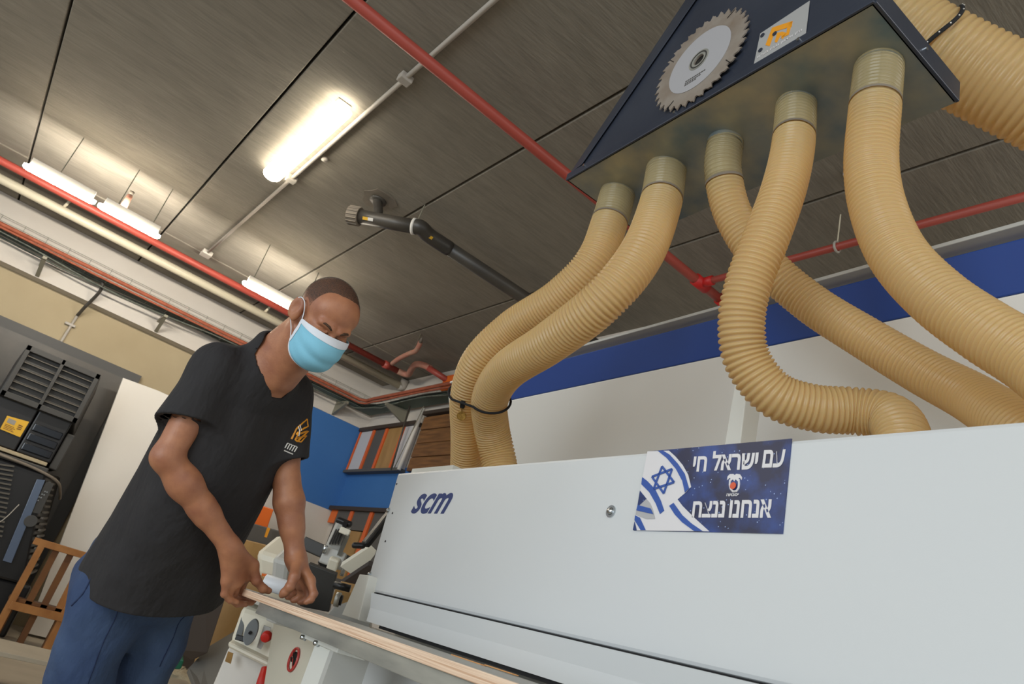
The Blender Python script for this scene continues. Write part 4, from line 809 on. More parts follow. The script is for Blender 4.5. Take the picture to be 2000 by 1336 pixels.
# dark leaning panels and floor clutter
MB().slab([(1.6444,5.4456,0.8912), (1.7649,5.2881,1.0479), (1.8604,5.4009,0.4535), (1.8065,5.4738,0.3786), (1.6892,5.534,0.4085), (1.6727,5.5175,0.7148)], (.03, .1, 0)).build('leaning_board', ochre_dk, bevel=.004, **tagd('dark brown panel leaning behind the hanging shirt hem', 'panel'))
MB().slab([(1.8934,5.9706,1.0701), (2.1848,5.7922,1.0522), (2.2446,5.8006,0.4539), (2.0002,5.953,0.21)], (.03, .1, 0)).build('leaning_board', wood_lt, bevel=.004, **tagd('warm brown wooden panel leaning beside the dark brown one', 'panel'))
rampv = [(2.7815,8.4086,0.02), (2.6565,7.7189,0.3), (3.1054,8.3377,0.5), (2.3042,5.8749,0.02)]
MB().slab([(1.8122,5.4971,0.3258), (1.9228,5.6072,0.4776), (2.1172,5.6472,0.6612), (1.9884,5.0533,0.2126), (1.8369,5.1442,0.2254)], (0, 0, -.03)).build('grey_sheet', ramp_m, bevel=.004, **tagd('sloping dull grey sheet between the dark panel and the cream cabinet', 'sheet'))
gc = MB().slab([(1.7963,5.8935,0.3298), (1.8758,5.8433,0.3281), (1.887,5.8697,0.2623), (1.7984,5.9395,0.2373)], (.1, .4, 0)).build('green_crate', green_pl, bevel=.01, **tagd('dark green plastic crate on the floor behind the legs', 'crate'))
m = MB(); rs = random.Random(5); c = Vector((2.0842,6.4068,0.12)); N1, N2 = 14, 9
for i in range(N2):
    for k in range(N1):
        th = math.pi*i/(N2-1); ph_ = 2*math.pi*k/N1; r = 1+.22*rs.uniform(-1, 1)
        m.v.append((c.x+.42*r*math.sin(th)*math.cos(ph_), c.y+.25*r*math.sin(th)*math.sin(ph_), max(.004, c.z-.06+.14*r*math.cos(th))))
for i in range(N2-1):
    for k in range(N1): a = i*N1+k; b = i*N1+(k+1) % N1; m.f.append((a, b, b+N1, a+N1))
m.mi = [0]*len(m.f)
m.build('plastic_sack', sack_m, smooth=True, **tagd('crumpled pale sack on the floor between the jeans and the cream cabinet', 'sack'))
# ================= the man =================
def A(*p): return np.array(p, float)
def nrm(v): return v/np.linalg.norm(v)
def smin(a, b, k):
    h = np.clip(.5+.5*(b-a)/k, 0, 1); return b*(1-h)+a*h-k*h*(1-h)
def smax(a, b, k): return -smin(-a, -b, k)
class Cap:      # tapered capsule
    def __init__(s, a, b, ra, rb, k=.012, op='u'): s.a, s.b, s.ra, s.rb, s.k, s.op = A(*a), A(*b), ra, rb, k, op
    def bound(s): return (s.a+s.b)/2, np.linalg.norm(s.b-s.a)/2+max(s.ra, s.rb)
    def d(s, P):
        ba = s.b-s.a; t = np.clip((P-s.a)@ba/(ba@ba), 0, 1)
        return np.linalg.norm(P-s.a-t[:, None]*ba, axis=1)-(s.ra+(s.rb-s.ra)*t)
class Ell:      # ellipsoid, R rows are local axes
    def __init__(s, c, r, R=np.eye(3), k=.012, op='u'): s.c, s.r, s.R, s.k, s.op = A(*c), A(*r), R, k, op
    def bound(s): return s.c, max(s.r)
    def d(s, P):
        q = (P-s.c)@s.R.T; k0 = np.linalg.norm(q/s.r, axis=1); k1 = np.linalg.norm(q/s.r**2, axis=1)
        return np.where(k0 < 1e-6, -min(s.r), k0*(k0-1)/np.maximum(k1, 1e-9))
class Loft:     # superelliptic loft along an axis; rows: z, half width, half depth, offset x, offset y
    def __init__(s, o, R, tab, k=.012, e=2.3, op='u'): s.o, s.R, s.t, s.k, s.e, s.op = A(*o), R, A(*tab), k, e, op
    def bound(s):
        z0, z1 = s.t[0, 0], s.t[-1, 0]; c = s.o+s.R[2]*(z0+z1)/2
        return c, (z1-z0)/2+s.t[:, 1:3].max()+abs(s.t[:, 3:]).max()
    def d(s, P):
        q = (P-s.o)@s.R.T; z = q[:, 2]; g = [np.interp(z, s.t[:, 0], s.t[:, i]) for i in (1, 2, 3, 4)]
        x = np.abs(q[:, 0]-g[2])/g[0]; y = np.abs(q[:, 1]-g[3])/g[1]
        m = (x**s.e+y**s.e)**(1/s.e); dd = (m-1)*np.minimum(g[0], g[1])
        return smax(smax(dd, z-s.t[-1, 0], .02), s.t[0, 0]-z, .004)
def evalp(pr, P, c=None, rad=0.):
    d = np.full(len(P), 9.)
    for p in pr:
        if c is not None:
            b, r = p.bound()
            if np.linalg.norm(b-c) > r+rad+.05: continue
        v = p.d(P)
        d = smin(d, v, p.k) if p.op == 'u' else smax(d, -v, p.k)
    return d
def surfnet(f, lo, hi, h, prune=True, B=20):
    lo = A(*lo); n = np.ceil((A(*hi)-lo)/h).astype(int)+1
    V = np.full(n, 1., np.float32)
    for i in range(0, n[0], B):
        for j in range(0, n[1], B):
            for k in range(0, n[2], B):
                i1, j1, k1 = min(i+B, n[0]), min(j+B, n[1]), min(k+B, n[2])
                c = lo+h*A((i+i1-1)/2, (j+j1-1)/2, (k+k1-1)/2); rad = h*B*.9
                dc = f(c[None], c, rad)[0]
                if abs(dc) > rad*1.6+.03: V[i:i1, j:j1, k:k1] = np.sign(dc); continue
                g = np.stack(np.meshgrid(np.arange(i, i1), np.arange(j, j1), np.arange(k, k1), indexing='ij'), -1).reshape(-1, 3)
                V[i:i1, j:j1, k:k1] = f(lo+g*h, c, rad).reshape(i1-i, j1-j, k1-k)
    Sg = V < 0
    c8 = [(a, b, c) for a in (0, 1) for b in (0, 1) for c in (0, 1)]; m = [x-1 for x in n]
    sl = lambda X, o: X[o[0]:o[0]+m[0], o[1]:o[1]+m[1], o[2]:o[2]+m[2]]
    cnt = sum(sl(Sg, o).astype(np.int8) for o in c8); act = (cnt > 0) & (cnt < 8); idx = np.argwhere(act)
    acc = np.zeros((len(idx), 3)); num = np.zeros(len(idx))
    for a in c8:
        for ax in range(3):
            if a[ax]: continue
            b = list(a); b[ax] = 1
            va = V[idx[:, 0]+a[0], idx[:, 1]+a[1], idx[:, 2]+a[2]]; vb = V[idx[:, 0]+b[0], idx[:, 1]+b[1], idx[:, 2]+b[2]]
            q = (va < 0) != (vb < 0); t = np.where(q, va/np.where(va == vb, 1, va-vb), 0)
            p = np.tile(A(*a), (len(idx), 1)); p[:, ax] = t
            acc[q] += p[q]; num[q] += 1
    vs = lo+h*(idx+acc/num[:, None]); ids = np.full(m, -1); ids[tuple(idx.T)] = np.arange(len(idx)); F_ = []
    for ax in range(3):
        u, w = (ax+1) % 3, (ax+2) % 3
        s0 = [slice(0, m[i]) for i in range(3)]; s1 = list(s0); s1[ax] = slice(1, m[ax]+1)
        for q_ in (u, w): s0[q_] = slice(1, m[q_]); s1[q_] = slice(1, m[q_])
        e0, e1 = Sg[tuple(s0)], Sg[tuple(s1)]
        for fl_, msk in ((0, e0 & ~e1), (1, ~e0 & e1)):
            I = np.argwhere(msk)
            if not len(I): continue
            I[:, u] += 1; I[:, w] += 1
            def g(du, dw):
                J = I.copy(); J[:, u] -= du; J[:, w] -= dw; return ids[J[:, 0], J[:, 1], J[:, 2]]
            q = np.c_[g(1, 1), g(0, 1), g(0, 0), g(1, 0)]
            F_.append(q if fl_ == 0 else q[:, ::-1])
    F_ = np.concatenate(F_); F_ = F_[(F_ >= 0).all(1)]
    return vs, F_
def npmesh(name, vs, fs, m, parent, smooth=True):
    me = bpy.data.meshes.new(name); org = A((vs[:, 0].min()+vs[:, 0].max())/2, (vs[:, 1].min()+vs[:, 1].max())/2, vs[:, 2].min())
    me.vertices.add(len(vs)); me.vertices.foreach_set('co', (vs-org).astype(np.float32).ravel())
    me.loops.add(len(fs)*4); me.loops.foreach_set('vertex_index', fs.astype(np.int32).ravel())
    me.polygons.add(len(fs)); me.polygons.foreach_set('loop_start', np.arange(0, len(fs)*4, 4, dtype=np.int32)); me.polygons.foreach_set('loop_total', np.full(len(fs), 4, np.int32))
    me.polygons.foreach_set('use_smooth', np.ones(len(fs), bool)); me.materials.append(m); me.update(calc_edges=True); me.validate()
    return link(name, me, tuple(org), parent)
# joints
hip = A(*(0.5347,2.2886,0.9191)); neck = A(*(0.5153,1.8846,1.5065))
shR = A(*(0.3919,1.919,1.4172)); elR = A(*(0.3755,1.9269,1.1691)); wrR = A(*(0.6177,1.95,1.0214))
shL = A(*(0.6159,2.0299,1.4753)); elL = A(*(0.7128,2.0132,1.234)); wrL = A(*(0.8075,1.9812,1.0507))
fwd = A(.457, -.888, 0.); fwd = nrm(fwd)
axz = nrm(neck-hip); lat = nrm(np.cross(fwd, axz)); frn = nrm(np.cross(axz, lat))   # lat points to his right
BR = np.array([lat, frn, axz]); BL = np.linalg.norm(neck-hip)
def TB(x, y, z): return hip+lat*x+frn*y+axz*z
# head frame: x to his right, y forward, z up
HC = A(*(0.5387,1.7301,1.6021)); HS = .93
rh = A(.84, -.54, 0.); ho = A(.54, .84, 0.)
a_ = math.radians(46); hf = rh*math.cos(a_)-ho*math.sin(a_); pt_ = math.radians(35); hy = hf*math.cos(pt_)+A(0, 0, -math.sin(pt_))
hx0 = nrm(np.cross(hf, A(0, 0, 1))); hz0 = np.cross(hx0, hy)
rl = math.radians(-6); hx = hx0*math.cos(rl)+hz0*math.sin(rl); hz = -hx0*math.sin(rl)+hz0*math.cos(rl)
HR = np.array([hx, hy, hz])
def TH(x, y, z): return HC+(hx*x+hy*y+hz*z)*HS
def HE(c, r, k=.012, op='u', rot=None):
    R = HR
    if rot is not None: R = rot@HR
    return Ell(TH(*c), A(*r)*HS, R, k, op)
def HCp(a, b, ra, rb, k=.01, op='u'): return Cap(TH(*a), TH(*b), ra*HS, rb*HS, k, op)
def rotz(d): c, s = math.cos(math.radians(d)), math.sin(math.radians(d)); return np.array([[c, s, 0], [-s, c, 0], [0, 0, 1]])
head = [HE((0, -.018, .042), (.075, .097, .080)), HE((0, .040, .045), (.064, .047, .055), .02), HE((0, .036, -.03), (.060, .056, .072), .02),
        HE((0, .030, -.072), (.050, .052, .040), .02), HE((0, .066, -.100), (.024, .020, .018), .02),
        HCp((-.040, .078, .020), (-.012, .090, .016), .010, .010, .012), HCp((.040, .078, .020), (.012, .090, .016), .010, .010, .012),
        HE((-.033, .098, -.006), (.019, .018, .013), .014, 's'), HE((.033, .098, -.006), (.019, .018, .013), .014, 's'),
        HE((-.032, .072, -.006), (.0145, .0145, .0135), .004), HE((.032, .072, -.006), (.0145, .0145, .0135), .004),
        HCp((-.044, .083, -.002), (-.018, .088, -.001), .0035, .0035, .004), HCp((.044, .083, -.002), (.018, .088, -.001), .0035, .0035, .004),
        HCp((0, .092, .004), (0, .116, -.036), .0065, .010, .010), HE((-.013, .100, -.040), (.009, .010, .008), .008), HE((.013, .100, -.040), (.009, .010, .008), .008),
        HE((-.044, .054, -.020), (.022, .021, .018), .02), HE((.044, .054, -.020), (.022, .021, .018), .02),
        HE((0, .088, -.066), (.024, .012, .010), .012)]
for s_ in (-1, 1):
    R_ = rotz(s_*36)
    head += [HE((s_*.084, -.014, -.002), (.0070, .021, .034), .005, 'u', R_), HE((s_*.078, -.002, -.012), (.010, .012, .026), .010),
             HE((s_*.0915, -.0075, .003), (.0070, .0125, .023), .003, 's', R_), HE((s_*.079, -.006, -.006), (.006, .006, .008), .004)]
neckp = [Cap(TH(0, -.040, -.035), TB(.0, -.015, BL-.02), .056, .064, .03), Cap(TH(0, -.005, -.085), TB(0, .03, BL-.03), .040, .046, .03),
         Cap(TH(-.052, -.02, -.06), TB(-.02, .05, BL-.04), .015, .016, .025), Cap(TH(.052, -.02, -.06), TB(.02, .05, BL-.04), .015, .016, .025),
         Ell(TH(0, .045, -.115)-hy*.03, (.012, .014, .018), HR, .02)]
torso = [Loft(hip, BR, [(-.10, .14, .10, 0, 0), (.0, .150, .10, 0, -.005), (.18, .135, .09, 0, 0), (.38, .150, .100, 0, 0), (.50, .150, .088, 0, 0), (.58, .10, .07, 0, 0), (BL, .05, .05, 0, 0)], .03),
         Cap(TB(.0, -.01, BL-.06), shR, .05, .047, .02), Cap(TB(.0, -.01, BL-.06), shL, .05, .047, .02)]
def arm(sh, el, wr, side):
    up_ = nrm(el-sh); f_ = nrm(wr-el); m_ = el+(wr-el)*.28
    return [Cap(sh, sh+(el-sh)*.5, .047, .044, .006), Cap(sh+(el-sh)*.45, el, .043, .034, .008), Cap(el, m_, .035, .0375, .02), Cap(m_, el+(wr-el)*.62, .0375, .031, .03), Cap(el+(wr-el)*.55, wr, .032, .0255, .02)]
def finger(pts, r, k=.0035):
    o = []
    for i in range(len(pts)-1):
        o.append(Cap(pts[i], pts[i+1], r[i], r[i+1], k if i else .010))
        if i: o.append(Ell(pts[i], (r[i]*1.10,)*3, np.eye(3), .004))
    return o
def D(x): return x
hR = []
RM = [A(*(0.7069,2.0065,0.9632)), A(*(0.6873,1.993,0.9509)), A(*(0.6683,1.9809,0.9427)), A(*(0.6493,1.9681,0.9412))]
for mcp, rw in zip(RM, (.0155, .0155, .015, .014)): hR.append(Cap(wrR+(mcp-wrR)*.12, mcp, .018, rw*.86, .016))
hR.append(Cap(wrR, (RM[1]+RM[2])/2, .023, .016, .02))
hR += finger([RM[0], A(*(0.7241,2.0429,0.9209)), A(*(0.754,2.0536,0.9128)), A(*(0.7716,2.0543,0.9148))], (.0115, .0098, .0088, .0078))
hR += finger([RM[1], A(*(0.7041,2.0234,0.9083)), A(*(0.7374,2.0298,0.9045)), A(*(0.7582,2.027,0.909))], (.0118, .0100, .0090, .0080))
hR += finger([RM[2], A(*(0.6847,1.9989,0.9046)), A(*(0.7157,2.0086,0.8973)), A(*(0.7362,2.0061,0.9018))], (.0112, .0096, .0086, .0078))
hR += finger([RM[3], A(*(0.662,1.9778,0.9113)), A(*(0.6864,1.9866,0.9013)), A(*(0.7053,1.9874,0.9011))], (.0102, .0086, .0078, .0070))
hR += [Cap(A(*(0.6435,1.9557,1.0158)), A(*(0.7053,1.9836,0.9974)), .017, .0150, .018)]+finger([A(*(0.7053,1.9836,0.9974)), A(*(0.7327,1.9893,0.9643)), A(*(0.7597,1.9922,0.95)), A(*(0.7774,1.9941,0.9492))], (.0140, .0118, .0105, .0088), .006)
hL = []
LMc = [A(*(0.8517,1.9312,1.0041)), A(*(0.8561,1.9594,0.9942)), A(*(0.8583,1.9993,0.9893)), A(*(0.8555,2.0335,0.9892))]
for mcp in LMc: hL.append(Cap(wrL+(mcp-wrL)*.12, mcp, .018, .0135, .016))
hL.append(Cap(wrL, (LMc[1]+LMc[2])/2, .023, .016, .02))
hL += finger([LMc[0], A(*(0.8662,1.9109,0.975)), A(*(0.8624,1.9083,0.9595)), A(*(0.8542,1.9119,0.9502))], (.0118, .0100, .0090, .0080))
hL += finger([LMc[1], A(*(0.8732,1.9507,0.9642)), A(*(0.8648,1.9568,0.9502)), A(*(0.8566,1.9582,0.9452))], (.0115, .0098, .0088, .0078))
hL += finger([LMc[2], A(*(0.8757,2.0083,0.9623)), A(*(0.8682,2.0138,0.9484)), A(*(0.861,2.0144,0.9437))], (.0110, .0094, .0084, .0075))
hL += finger([LMc[3], A(*(0.8685,2.0448,0.9632)), A(*(0.8631,2.0486,0.95)), A(*(0.8542,2.043,0.9468))], (.0102, .0086, .0078, .0070))
hL += [Cap(A(*(0.8079,1.9561,1.036)), A(*(0.8002,1.9205,1.0013)), .017, .0135, .016)]+finger([A(*(0.8002,1.9205,1.0013)), A(*(0.7972,1.917,0.9739)), A(*(0.794,1.9276,0.9572)), A(*(0.792,1.9328,0.9495))], (.0135, .0115, .0105, .0088), .006)
HJ = [TB(.09, 0, -.02), TB(-.09, 0, -.02)]
kn = [A(.535, 2.31, .50), A(.70, 2.40, .50)]; an = [A(.51, 2.40, .09), A(.72, 2.52, .09)]
legs = [Ell(TB(0, -.01, -.05), (.14, .10, .11), BR, .03)]
for h_, k_, n_2 in zip(HJ, kn, an): legs += [Cap(h_, k_, .085, .058, .03), Cap(k_, k_+(n_2-k_)*.3, .055, .058, .02), Cap(k_+(n_2-k_)*.3, n_2, .057, .038, .03), Cap(n_2-A(0, 0, .03), n_2+fwd*.12-A(0, 0, .045), .04, .032, .03)]
body = torso+arm(shR, elR, wrR, 1)+arm(shL, elL, wrL, -1)+hR+hL+legs+neckp+head
man = empty('person', ((hip+A(0, 0, 0))[0], hip[1], 0.0), 'man with black t-shirt, blue jeans and light blue face mask, bending to hold the board', 'person')
allp = np.array([p.bound()[0] for p in body])
lo_ = np.array([p.bound()[0]-p.bound()[1] for p in body]).min(0)-.02; hi_ = np.array([p.bound()[0]+p.bound()[1] for p in body]).max(0)+.02
vs, fs = surfnet(lambda P, c, r: evalp(body, P, c, r), lo_, hi_, .0033)
body_o = npmesh('body', vs, fs, skin, man)
# nails
def nail(tip, base, up_, w=.0062):
    d_ = nrm(tip-base); n_ = nrm(up_-d_*(up_@d_)); s_ = np.cross(d_, n_); m = MB(); N_ = 6; c = tip-d_*.004
    g = []
    for i in range(5):
        for j in range(N_):
            u = (j/(N_-1)-.5)*2; v = i/4; g.append(tuple(c-d_*.006+d_*.010*v*(1-.25*u*u)+s_*w*u*.95+n_*(.0082*math.cos(u*.75))))
    m.v = g; m.f = [(i*N_+j, i*N_+j+1, (i+1)*N_+j+1, (i+1)*N_+j) for i in range(4) for j in range(N_-1)]; m.mi = [0]*len(m.f)
    return m.build('fingernail', mat('fingernail', '#c99c84', .35), body_o, smooth=True)
nail(A(*(0.7774,1.9941,0.9492)), A(*(0.7597,1.9922,0.95)), A(0, 0, 1.)-A(*FW)*.6)
# hair: short cap following the scalp
hb = [HE((0, -.018, .042), (.0768, .0990, .0822)), HE((0, .040, .045), (.0655, .0488, .0570), .02), HE((0, -.03, -.02), (.066, .070, .060), .03)]
def hairf(P, c=None, r=0.):
    d = evalp(hb, P); q = (P-HC)@HR.T/HS; x, y, z = q[:, 0], q[:, 1], q[:, 2]
    front = (y-.050)-(z-.085)*.2-.10*np.clip(.030-np.abs(x), 0, 1)*6*.12+.5*np.clip(np.abs(x)-.02, 0, .03)          # hairline recedes at the temples
    side = (y-.026)-np.clip(z-.045, 0, 1)*1.9
    lowb = -.055+np.clip(y+.06, 0, 1)*.65-z
    ear = np.minimum(.030-np.sqrt((y+.006)**2+((z-.0)*.8)**2), np.abs(x)-.05)
    return smax(smax(smax(smax(d, -(d+.006), .001), front, .006), side, .004), smax(lowb, ear, .004), .004)
vs, fs = surfnet(lambda P, c, r: hairf(P), HC-.14, HC+.16, .003)
ho_ = npmesh('short_hair', vs, fs, hair_m, man)
q = (vs-HC)@HR.T/HS
dens = np.clip(.45+1.7*(q[:, 2]-.02)/.1-np.clip((q[:, 1]-.0)/.07, 0, 1)*.45, .2, 1.)*.6
at_ = ho_.data.attributes.new('dens', 'FLOAT', 'POINT'); at_.data.foreach_set('value', dens[:len(ho_.data.vertices)].astype(np.float32))
# eyebrows, eyes
for s_ in (-1, 1):
    b = MB(); b.tube([tuple(TH(s_*x, y, z)) for x, y, z in ((.014, .0985, .0145), (.024, .0965, .0205), (.036, .090, .0225), (.047, .080, .0165))], [.0022, .0034, .0030, .0014], 8); b.build('eyebrow', brow_m, body_o, smooth=True)
    b = MB(); b.tube([tuple(TH(s_*x, y, z)) for x, y, z in ((.020, .0850, -.0125), (.027, .0868, -.0145), (.035, .0862, -.0145), (.043, .0820, -.0115))], [.0014, .0030, .0030, .0014], 8); b.build('eye_slit', eye_m, body_o, smooth=True)
# face mask
NU, NV = 33, 17; cen = [(.106, .001), (.114, -.006), (.125, -.022), (.131, -.036), (.129, -.052), (.126, -.068), (.121, -.084), (.112, -.100), (.094, -.117), (.066, -.124)]
mv = []
for j in range(NV):
    v = j/(NV-1); t_ = v*(len(cen)-1); i0 = min(int(t_), len(cen)-2); f_ = t_-i0; yc = cen[i0][0]*(1-f_)+cen[i0+1][0]*f_; zc = cen[i0][1]*(1-f_)+cen[i0+1][1]*f_
    zs = -.010-.066*v; ys = .030-.010*v; xs = .0685-.008*v
    for i in range(NU):
        u = i/(NU-1)*2-1; a = u*math.pi/2
        cy = math.cos(a)**.78 if abs(u) < 1 else 0
        x = (xs+.003)*math.copysign(abs(math.sin(a))**.95, u); y = ys+(yc-ys)*cy; z = zs+(zc-zs)*(cy**.8 if cy > 0 else 0)
        pl_k = .0055*(abs(math.sin(v*math.pi*3.5+u*.5))-.5)*(1-abs(u)**3)*math.sin(v*math.pi)
        mv.append(TH(x*(1+pl_k*6), y+pl_k+.001*math.sin(9*u+14*v), z))
mv = np.array(mv)
def patch_(i0, i1, j0, j1, name, m_, par, off=0.):
    m = MB(); W_ = i1-i0+1
    c_ = TH(0, .02, -.05)
    for j in range(j0, j1+1):
        for i in range(i0, i1+1):
            p = mv[j*NU+i]; m.v.append(tuple(p+nrm(p-c_)*off))
    m.f = [(j*W_+i, j*W_+i+1, (j+1)*W_+i+1, (j+1)*W_+i) for j in range(j1-j0) for i in range(i1-i0)]; m.mi = [0]*len(m.f)
    o = m.build(name, m_, par, smooth=True); sd = o.modifiers.new('thickness', 'SOLIDIFY'); sd.thickness = .0012; sd.offset = 0; ss = o.modifiers.new('sub', 'SUBSURF'); ss.levels = 1; ss.render_levels = 2; return o
mk = patch_(0, NU-1, 0, NV-1, 'face_mask', mask_blue, man)
patch_(0, NU-1, 0, 3, 'mask_border', mask_white, mk, .0014); patch_(0, 1, 0, NV-1, 'mask_border', mask_white, mk, .0016); patch_(NU-2, NU-1, 0, NV-1, 'mask_border', mask_white, mk, .0016); patch_(0, NU-1, NV-2, NV-1, 'mask_border', mask_white, mk, .0014)
for s_ in (-1, 1):
    i_ = 0 if s_ < 0 else NU-1; p0 = mv[i_]; p1 = mv[(NV-1)*NU+i_]
    MB().tube([tuple(p) for p in spline([p0, TH(s_*.072, .016, .006), TH(s_*.082, .004, .028), TH(s_*.090, -.016, .028), TH(s_*.092, -.030, .0), TH(s_*.082, -.024, -.030), TH(s_*.070, .0, -.055), p1], 8)], .0013, 8).build('ear_loop', mask_white, mk, smooth=True)
# t-shirt: hollow shell around the body
rng_ = np.random.RandomState(4); fold = [(rng_.randn(3)*s_, rng_.rand()*6, a_) for s_, a_ in ((9, .0045), (14, .004), (20, .0028), (7, .005), (26, .0018))]
def wob(P):
    q = (P-hip)@BR.T
    w = sum(a_*np.sin(q@(k_*A(1.2, 1.2, .45))+ph_) for k_, ph_, a_ in fold)
    return w+.0035*np.sin(q[:, 0]*38+q[:, 1]*30+q[:, 2]*4)*np.clip(.45-q[:, 2], 0, .45)/.45
SH = Loft(hip, BR, [(-.20, .188, .196, 0, .056), (-.04, .186, .188, 0, .046), (.12, .180, .160, 0, .030), (.28, .184, .146, 0, .022), (.40, .185, .136, 0, .010), (.50, .172, .115, 0, -.004), (.575, .125, .088, 0, -.012), (BL-.01, .078, .074, 0, -.012), (BL+.05, .074, .072, 0, .0)], .03, 2.4)
def slv(sh, el):
    d_ = el-sh; e_ = sh+d_*.86
    return [Cap(TB(0, -.01, BL-.085), sh, .058, .060, .05), Cap(sh, e_, .061, .080, .045)]
sR, sL = slv(shR, elR), slv(shL, elL); sL[1].rb = .068; shirt = [SH]+sR+sL
cutR = (shR+(elR-shR)*.62, nrm(nrm(elR-shR)+A(*RT)*.25)); cutL = (shL+(elL-shL)*.78, nrm(elL-shL))
hem_n = nrm(-axz+frn*.34+lat*.04); hem_o = TB(0, 0, -.058)
ncc = TB(0, .006, BL+.005); nr_ = nrm(axz+frn*.42); VS = 1. if nrm(np.cross(nr_, lat))@frn > 0 else -1.
def shirtf(P, c=None, r=0.):
    w = wob(P); d = SH.d(P); d0 = d
    for sv, (org, n_) in ((sR, cutR), (sL, cutL)):
        a = smin(sv[0].d(P), sv[1].d(P), .045); d0 = smin(d0, smax(a, (P-org)@n_-.012, .003), .045)
        d = smin(d, smax(a, (P-org)@n_, .003), .045)
    d += w; d0 += w; d = smax(d, (P-hem_o)@hem_n, .003)
    q = P-ncc; hgt = q@nr_; rad = np.sqrt(((q-hgt[:, None]*nr_)**2).sum(1)); xx = q@lat
    vneck = -((q@nr_)-.0+0*xx)
    yy = q@nrm(np.cross(nr_, lat)); neckhole = np.maximum(np.sqrt(xx**2+(np.maximum(np.abs(yy)-.004, 0))**2)-.070, -hgt-.06); vv = np.maximum(np.abs(xx)*1.2+np.abs(yy-VS*.055)-.060, -hgt-.06); neckhole = np.minimum(neckhole, vv); d = smax(d, -neckhole, .004)
    inner = -(d0+.0125)
    return smax(d, inner, .001)
bb = [p.bound() for p in shirt]; lo_ = np.array([b[0]-b[1] for b in bb[1:]]+[TB(x, y, z) for x in (-.22, .22) for y in (-.2, .2) for z in (-.2, .7)]).min(0)-.02; hi_ = np.array([b[0]+b[1] for b in bb[1:]]+[TB(x, y, z) for x in (-.22, .22) for y in (-.2, .2) for z in (-.2, .7)]).max(0)+.02
vs, fs = surfnet(lambda P, c, r: shirtf(P), lo_, hi_, .0038)
tee = npmesh('t_shirt', vs, fs, cotton, man)
# chest emblem projected on the cloth
def onshirt(p, n_):
    ts = np.linspace(-.12, .12, 200); dv = shirtf(p[None]+ts[:, None]*n_[None]); w_ = np.where(dv < 0)[0]
    return p+n_*(ts[w_[0]]-.0016) if len(w_) else p
ec_ = A(*(0.6307,1.8879,1.3292)); en = nrm(A(*FW)); eu = nrm(A(.0, 0, 1)-en*en[2]); er = np.cross(en, eu); er = nrm(er)
eu = nrm(-.42*A(*RT)*-1*.9+A(*UP)); er = nrm(A(*RT)-eu*(A(*RT)@eu))
def stroke(l, w, m_, name='chest_print'):
    m = MB(); P2 = [((x-568)*.00135, (850-y)*.00135) for x, y in l]; pts = []
    for a, b in zip(P2[:-1], P2[1:]):
        for t_ in (0, .34, .67): pts.append((a[0]*(1-t_)+b[0]*t_, a[1]*(1-t_)+b[1]*t_))
    pts.append(P2[-1]); P3 = [onshirt(ec_+er*p[0]+eu*p[1], en) for p in pts]
    for a, b in zip(P3[:-1], P3[1:]):
        m.bar(tuple(a), tuple(b+nrm(b-a)*w*.2), w, .0012, up=tuple(-en))
    return m.build(name, m_, tee)
stroke([(560,866),(559,846),(566,824),(573,838)], .0052, logo_y); stroke([(573,838),(566,848),(566,866)], .0045, logo_y)
stroke([(566,866),(571,868),(576,852),(579,838)], .0058, logo_y); stroke([(572,868),(577,868),(580,850)], .004, logo_y)
stroke([(575,826),(581,834),(583,844)], .0022, logo_w); stroke([(577,822),(584,832)], .0016, logo_w)
for k in range(5): stroke([(557+k*4.6, 875+k*.8), (556.4+k*4.6, 885+k*.8)], .0030, logo_w)
for k in range(4): stroke([(557+k*4.6, 875+k*.8), (560+k*4.6, 875.5+k*.8)], .0022, logo_w)
stroke([(557, 890), (574, 893)], .0030, logo_w)
# jeans
def jf(P, c=None, r=0.):
    pr = [Loft(TB(0, 0, 0), BR, [(-.20, .150, .125, 0, .0), (-.08, .165, .138, 0, -.004), (.02, .160, .126, 0, -.004), (.10, .150, .112, 0, 0), (.16, .142, .108, 0, 0)], .03, 2.3)]
    for s_, h_, k_, n_2 in zip((1, -1), HJ, kn, an): pr += [Cap(h_-A(0, 0, .04), k_, .100, .074, .03), Cap(k_, n_2+A(0, 0, .0), .074, .062, .03)]
    d = evalp(pr, P)
    q = (P-hip); d = d+.006*np.sin(q@A(10, 6, 22))+.0045*np.sin(q@A(-14, 18, 16)+1)+.0032*np.sin(q@A(30, 10, -24))+.002*np.sin(q@A(18, -30, 50))
    sr = np.abs(q@BR[1]+.01+.0*q[:, 0]); 
    for n_2 in an: pass
    d = smax(d, .035-P[:, 2], .004); d = smax(d, (q@axz)-.12, .004)
    # seat cut into the legs below the crotch
    return d
cs = [p.bound() for p in legs]
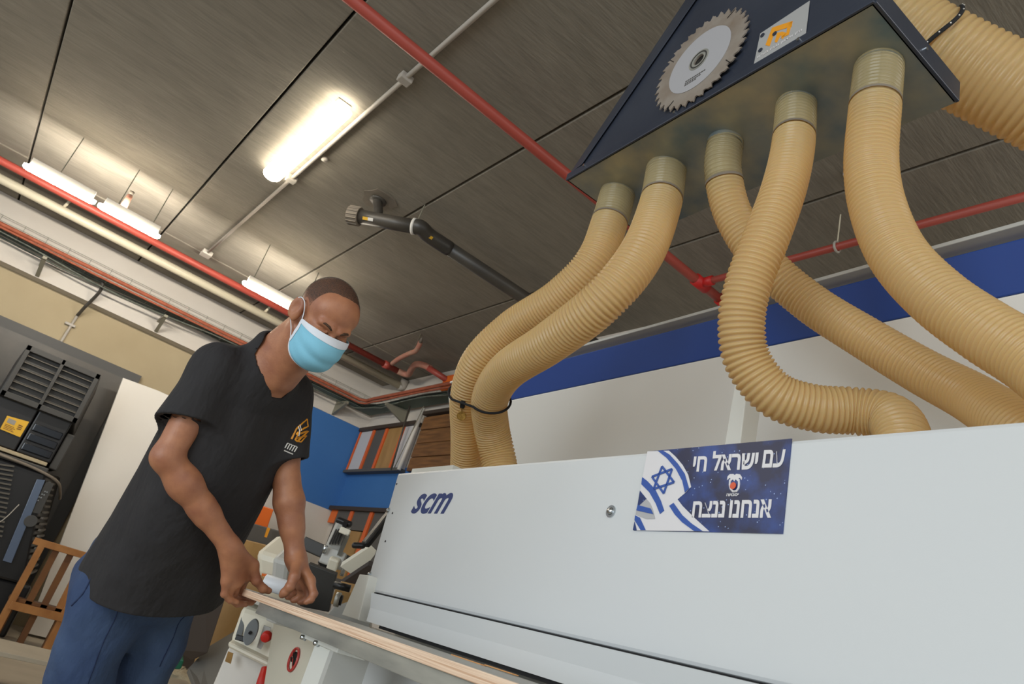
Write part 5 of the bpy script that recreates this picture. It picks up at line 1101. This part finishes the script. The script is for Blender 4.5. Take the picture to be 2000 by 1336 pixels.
lo_ = A(min(an[0][0], hip[0])-.30, 1.95, .0); hi_ = A(max(an[1][0], hip[0])+.28, 2.65, 1.10)
vs, fs = surfnet(lambda P, c, r: jf(P), lo_, hi_, .0055)
jn = npmesh('jeans', vs, fs, denim, man)
def onjean(p, n_):
    ts = np.linspace(-.15, .2, 160); dv = jf(p[None]+ts[:, None]*n_[None]); w_ = np.where(dv < 0)[0]
    return p+n_*(ts[w_[0]]-.001) if len(w_) else None
def seam(pts, name='seam', r=.0016, m_=denim_seam):
    P3 = [onjean(A(*p), A(*FW)) for p in spline(pts, 10)]; P3 = [tuple(p) for p in P3 if p is not None]
    if len(P3) > 2: MB().tube(P3, r, 6).build(name, m_, jn, smooth=True)
seam([(0.487,2.1826,0.8827), (0.505,2.2054,0.8155), (0.5189,2.2373,0.7354), (0.553,2.2786,0.6117)])
seam([(0.4135,2.2271,0.8882), (0.4241,2.2437,0.8424), (0.4174,2.2674,0.8044)], 'pocket_edge', .0022)
seam([(0.6182,2.1474,0.7863), (0.6105,2.1684,0.7551), (0.6212,2.1957,0.688), (0.6284,2.2159,0.6395)])
for n_2 in an:
    so = MB(); f2 = nrm(fwd+A(0, 0, 0)); l2 = A(-f2[1], f2[0], 0)
    prof = [(-.08, .034, .10), (-.05, .042, .115), (0, .043, .12), (.05, .045, .095), (.10, .050, .075), (.15, .048, .062), (.185, .032, .045), (.20, .012, .03)]
    base = A(n_2[0], n_2[1], 0)
    for t_, w_, h_ in prof:
        for x, z in ((-1, 0), (-1, .45), (-.6, .9), (0, 1), (.6, .9), (1, .45), (1, 0)): so.v.append(tuple(base+f2*t_+l2*w_*x+A(0, 0, h_*z+.001)))
    for i in range(7):
        for j in range(6): so.f.append((i*7+j, i*7+j+1, (i+1)*7+j+1, (i+1)*7+j))
        so.f.append((i*7+6, i*7, (i+1)*7, (i+1)*7+6))
    so.f += [tuple(range(7))[::-1], tuple(range(49, 56))]; so.mi = [0]*len(so.f)
    so.build('shoe', shoe_m, man, smooth=True)
